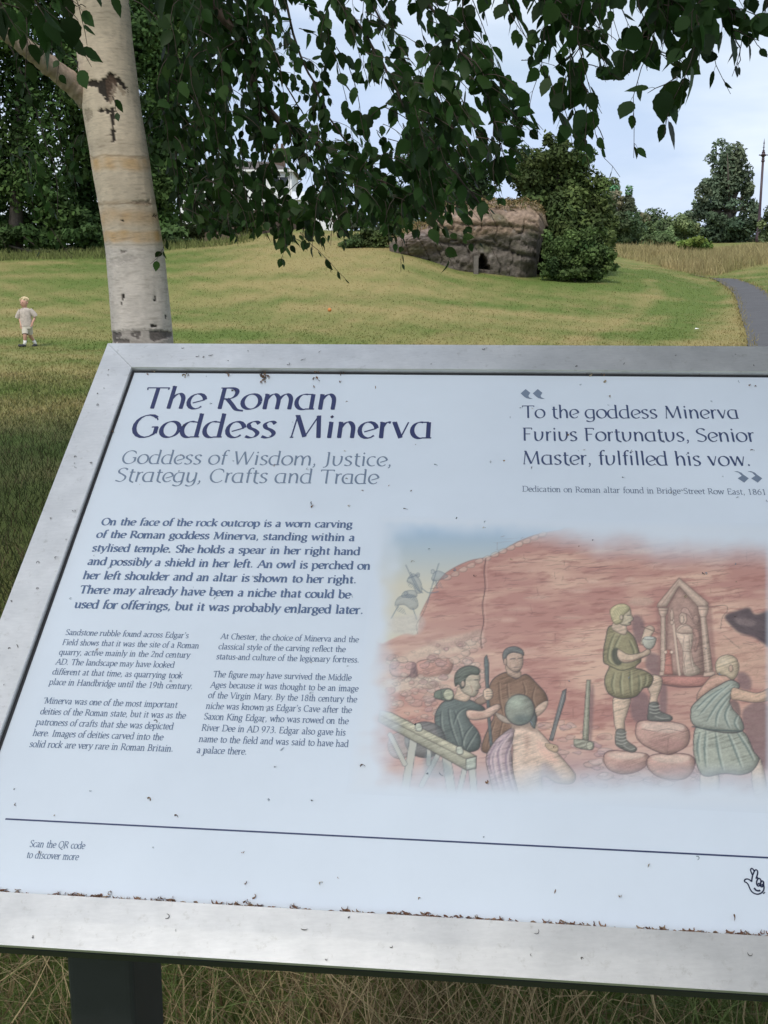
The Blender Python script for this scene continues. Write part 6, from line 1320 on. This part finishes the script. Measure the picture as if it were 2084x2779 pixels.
# ------------------------------------------------------------------ ornate lamp post
DLm = 100.; lb_ = ground_at(759.5, DLm); lx = at(760.5, 200, DLm).x; lamp = empty('lamp_post', (lx, DLm, float(gz(lx, DLm))), 'slender dark ornate lamp post with pointed finial beside the oval tree', 'lamp post')
zl = lambda fy: at(760, fy*.3685, DLm).z; z0 = lamp.location.z
m_iron = mat('maroon_iron', (.055, .03, .04), .5, var=.1, vscale=8)
zy = lambda y: zl(360+y/6.508)
k = DLm/F0/6.508*.3685*1.0
mb = MB(); mb.lathe((lx, DLm, 0), [(.24, z0-.2), (.24, z0+.5), (.19, z0+.6), (.17, z0+1.2), (.14, z0+1.3), (.11, zy(1250)), (.10, zy(520))], 12); mb.build('pole', m_iron, lamp, smooth=True)
mb = MB(); mb.lathe((lx, DLm, 0), [(.10, zy(520)), (.15, zy(512)), (.16, zy(495)), (.11, zy(482)), (.13, zy(460)), (.10, zy(440)), (.15, zy(420)), (.27, zy(402)), (.29, zy(392)), (.17, zy(380)), (.13, zy(360)), (.15, zy(345)), (.08, zy(330)), (.12, zy(318)), (.06, zy(306))], 12); mb.tube([(lx-.33, DLm, zy(395)), (lx+.33, DLm, zy(395))], .035, 6); mb.ball((lx-.34, DLm, zy(395)), .06, 8, 5); mb.ball((lx+.34, DLm, zy(395)), .06, 8, 5); mb.build('collar', m_iron, lamp)
mb = MB(); mb.lathe((lx, DLm, 0), [(.05, zy(306)), (.045, zy(262)), (.13, zy(258)), (.045, zy(252)), (.04, zy(195)), (.08, zy(184)), (.04, zy(172)), (.02, zy(130)), (.006, zy(98))], 8); mb.build('finial', m_iron, lamp)
# small things lying on the grass
p = drop(329.6, 311.5); mb = MB(); mb.ball((p.x, p.y, p.z+.045), .055, 12, 8); tag(mb.build('ball', mat('orange_ball', (.55, .20, .05), .6), smooth=True, base=tuple(p)), 'tiny orange ball lying in the middle of the field', 'ball')
p = drop(697, 331.5, 8, 60); mb = MB(); mb.add([(p.x-.06, p.y, p.z+.06), (p.x+.04, p.y-.05, p.z+.075), (p.x+.08, p.y+.04, p.z+.065), (p.x-.02, p.y+.07, p.z+.09)], [(0, 1, 3), (1, 2, 3)]); tag(mb.build('paper_scrap', mat('paper', (.8, .8, .75), .7), base=tuple(p)), 'small white paper scrap on the grass near the path', 'litter')
# ------------------------------------------------------------------ the child walking on the field
cp = drop(27.5, 347.2, 8, 60); kid = empty('person', tuple(cp), 'small fair-haired child in beige T-shirt and shorts walking on the grass', 'person')
KS = 1.03
def kp(x, y, d=0.): return Vector((cp.x+(x-610)*.000973*KS, cp.y+d*KS, cp.z+(1378-y)*.000973*KS))
def skin(name, verts, edges, m, parent, sub=2, root=0):
    me = bpy.data.meshes.new(name); off = Vector(kid.location)
    me.from_pydata([tuple(v[0]-off) for v in verts], edges, []); o = bpy.data.objects.new(name, me); col.objects.link(o)
    sm = o.modifiers.new('skin', 'SKIN'); sm.use_smooth_shade = True
    for i, v in enumerate(verts):
        r = v[1] if hasattr(v[1], '__len__') else (v[1], v[1]); me.skin_vertices[0].data[i].radius = (r[0]*KS, r[1]*KS)
        me.skin_vertices[0].data[i].use_root = (i == root)
    sb = o.modifiers.new('sub', 'SUBSURF'); sb.levels = sub; sb.render_levels = sub
    dg = bpy.context.evaluated_depsgraph_get(); em = bpy.data.meshes.new_from_object(o.evaluated_get(dg)); em.name = name
    bpy.data.objects.remove(o); em.materials.clear(); em.materials.append(m); em.polygons.foreach_set('use_smooth', np.ones(len(em.polygons), bool))
    o = bpy.data.objects.new(name, em); col.objects.link(o); o.parent = parent; return o
m_skin = mat('skin', (.52, .30, .22), .55, spec=.35); m_shirt = mat('beige_jersey', (.47, .41, .36), .9, var=.3, vscale=22); m_short = mat('cream_cotton', (.52, .48, .40), .9, var=.1, vscale=20); m_sock = mat('white_sock', (.75, .73, .70), .9); m_shoe = mat('dark_shoe', (.03, .03, .032), .5); m_hair = mat('fair_hair', (.66, .54, .33), .7, var=.3, vscale=60)
v = []; ed = []
def J(x, y, d, r, par=None):
    v.append((kp(x, y, d), r)); i = len(v)-1
    if par is not None: ed.append((par, i))
    return i
pel = J(622, 915, 0, (.085, .07)); wai = J(615, 800, 0, (.078, .06), pel); chs = J(612, 640, 0, (.088, .066), wai); shl = J(612, 572, 0, (.058, .048), chs); nk = J(606, 505, .0, .036, shl); hd0 = J(600, 470, -.01, (.060, .062), nk); hd1 = J(592, 400, -.015, (.078, .085), hd0); hd2 = J(592, 320, -.01, (.062, .07), hd1)
# arms: the picture-left one hangs, the other bends across the hip
def hand(w, dirx, diry, dd):
    pm = J(v_xy[w][0]+dirx*28, v_xy[w][1]+diry*28, v_xy[w][2]+dd*.4, (.022, .014), w); bx_, by_, bd_ = v_xy[w][0]+dirx*45, v_xy[w][1]+diry*45, v_xy[w][2]+dd*.6
    for k, (o_, L_) in enumerate(((-14, 30), (-5, 38), (5, 36), (14, 28))):
        f1 = J(bx_+o_*.9, by_+abs(o_)*.2, bd_+.004*k, .0085, pm); f2 = J(bx_+o_+dirx*L_*.5, by_+diry*L_*.5, bd_-.004, .0075, f1); J(bx_+o_+dirx*L_*.7-4, by_+diry*L_, bd_-.012, .006, f2)
    t1 = J(v_xy[w][0]+dirx*20-18*(1 if dirx >= 0 else -1), v_xy[w][1]+diry*22+6, v_xy[w][2]-.015, .009, pm); J(v_xy[w][0]+dirx*20-26*(1 if dirx >= 0 else -1), v_xy[w][1]+diry*22+26, v_xy[w][2]-.02, .0075, t1)
v_xy = {}
def JJ(x, y, d, r, par): i = J(x, y, d, r, par); v_xy[i] = (x, y, d); return i
sL = JJ(512, 578, 0, .034, shl); eL = JJ(470, 740, .02, .031, sL); wL = JJ(515, 890, -.05, .022, eL); hand(wL, .15, .99, -.02)
sR = JJ(714, 574, 0, .034, shl); eR = JJ(812, 720, .03, .031, sR); wR = JJ(762, 850, -.04, .022, eR); hand(wR, -.3, .95, -.02)
# legs in mid-stride towards the left of the picture
hL = JJ(585, 960, -.02, .062, pel); kL = JJ(600, 1110, -.09, .043, hL); cL = JJ(592, 1180, -.08, .040, kL); aL = JJ(578, 1300, -.06, .027, cL); fL = JJ(545, 1345, -.09, (.03, .02), aL); tL = JJ(490, 1340, -.12, (.026, .016), fL)
hR = JJ(665, 960, .02, .062, pel); kR = JJ(660, 1115, .07, .043, hR); cR_ = JJ(690, 1190, .12, .038, kR); aR = JJ(738, 1300, .17, .026, cR_); fR = JJ(735, 1345, .15, (.028, .02), aR); tR = JJ(705, 1358, .10, (.026, .016), fR)
body = skin('body', v, ed, m_skin, kid)
# face, ears
mb = MB(); fo = lambda x, y, d: tuple(kp(x, y, d))
mb.ball(fo(548, 415, -.098), (.013, .018, .014), 8, 6); mb.build('nose', m_skin, kid, smooth=True)
mb = MB(); mb.ball(fo(672, 405, .0), (.014, .02, .026), 8, 6); mb.build('ear', m_skin, kid, smooth=True)
m_eye = mat('eye_dark', (.03, .025, .02), .2)
for x in (545, 592): mb = MB(); mb.ball(fo(x, 392, -.095), (.010, .006, .006), 8, 6); mb.build('eye', m_eye, kid, smooth=True)
mb = MB(); mb.tube([fo(540, 455, -.088), fo(562, 462, -.098), fo(590, 455, -.092)], [.004, .006, .004], 6); mb.build('mouth', mat('lip', (.36, .13, .11), .5), kid, smooth=True)
# hair: cap of locks
rh = np.random.default_rng(2); mb = MB(); hc = kp(598, 375, -.005)
mb.ball((hc.x+.008, hc.y+.030, hc.z+.026), (.080, .088, .074), 16, 10)
for _ in range(150):
    a = rh.uniform(0, 2*np.pi); ph = rh.uniform(.25, 1.45); d_ = Vector((math.cos(a)*math.cos(ph), math.sin(a)*math.cos(ph), math.sin(ph)))
    if d_.y < -.3 and d_.z < .62: continue
    p = Vector((hc.x+.004+d_.x*.080, hc.y+.024+d_.y*.088, hc.z+.022+d_.z*.078)); q = p+Vector((d_.x*.02+rh.normal(0, .012), d_.y*.02-.012, -.028+rh.normal(0, .012)))
    mb.tube([tuple(p+d_*.002), tuple((p+q)/2+d_*.012), tuple(q)], [.010, .009, .003], 5)
mb.build('hair', m_hair, kid, smooth=True)
def loft(rings, n=20):
    """rings: (x, y, depth, half width, half depth)"""
    mb = MB(); b = 0
    for (x, y, d, rx, ry) in rings:
        c = kp(x, y, d)
        for k in range(n):
            w = 2*math.pi*k/n; wr = 1+.04*math.sin(3*w+y*.05)+.03*math.sin(5*w-y*.03); mb.v.append((c.x+rx*KS*wr*math.cos(w), c.y+ry*KS*wr*math.sin(w), c.z)); mb.c.append((1, 1, 1))
    for i in range(len(rings)-1):
        for k in range(n): mb.f.append((i*n+k, i*n+(k+1) % n, (i+1)*n+(k+1) % n, (i+1)*n+k))
    return mb
mb = loft([(606, 508, 0, .045, .045), (608, 522, 0, .075, .055), (610, 545, 0, .112, .066), (612, 580, 0, .128, .078), (612, 640, 0, .128, .088), (614, 720, 0, .124, .09), (616, 800, 0, .126, .09), (618, 870, 0, .132, .092), (620, 918, 0, .136, .094)])
mb.tube([kp(520, 560, 0), kp(480, 625, .008), kp(440, 690, .015), kp(425, 735, .02)], [.056, .060, .060, .058], 12, cap=False); mb.tube([kp(704, 556, 0), kp(755, 610, .012), kp(800, 665, .02), kp(818, 700, .028)], [.056, .060, .060, .056], 12, cap=False)
mb.build('shirt', m_shirt, kid, smooth=True)
mb = loft([(620, 895, 0, .125, .088), (622, 930, 0, .125, .09), (623, 965, 0, .122, .09)]); 
mb.tube([kp(590, 940, -.01), kp(596, 1010, -.045), kp(602, 1090, -.08)], [.078, .074, .068], 14, cap=False); mb.tube([kp(658, 940, .01), kp(662, 1010, .035), kp(664, 1092, .062)], [.078, .074, .066], 14, cap=False); mb.build('shorts', m_short, kid, smooth=True)
for P in ([kp(588, 1222, -.072), kp(580, 1280, -.063), kp(566, 1322, -.07)], [kp(706, 1232, .14), kp(730, 1285, .165), kp(738, 1325, .165)]):
    mb = MB(); mb.tube(P, [.037, .034, .036], 12); mb.build('sock', m_sock, kid, smooth=True)
for P, r in (([kp(592, 1348, -.05), kp(560, 1338, -.075), kp(515, 1345, -.105), kp(470, 1335, -.135), kp(452, 1328, -.145)], [.026, .042, .036, .032, .016]), ([kp(760, 1335, .19), kp(742, 1340, .165), kp(716, 1352, .12), kp(698, 1358, .09)], [.024, .041, .035, .02])):
    mb = MB(); mb.tube(P, r, 12); mb.build('shoe', m_shoe, kid, smooth=True)
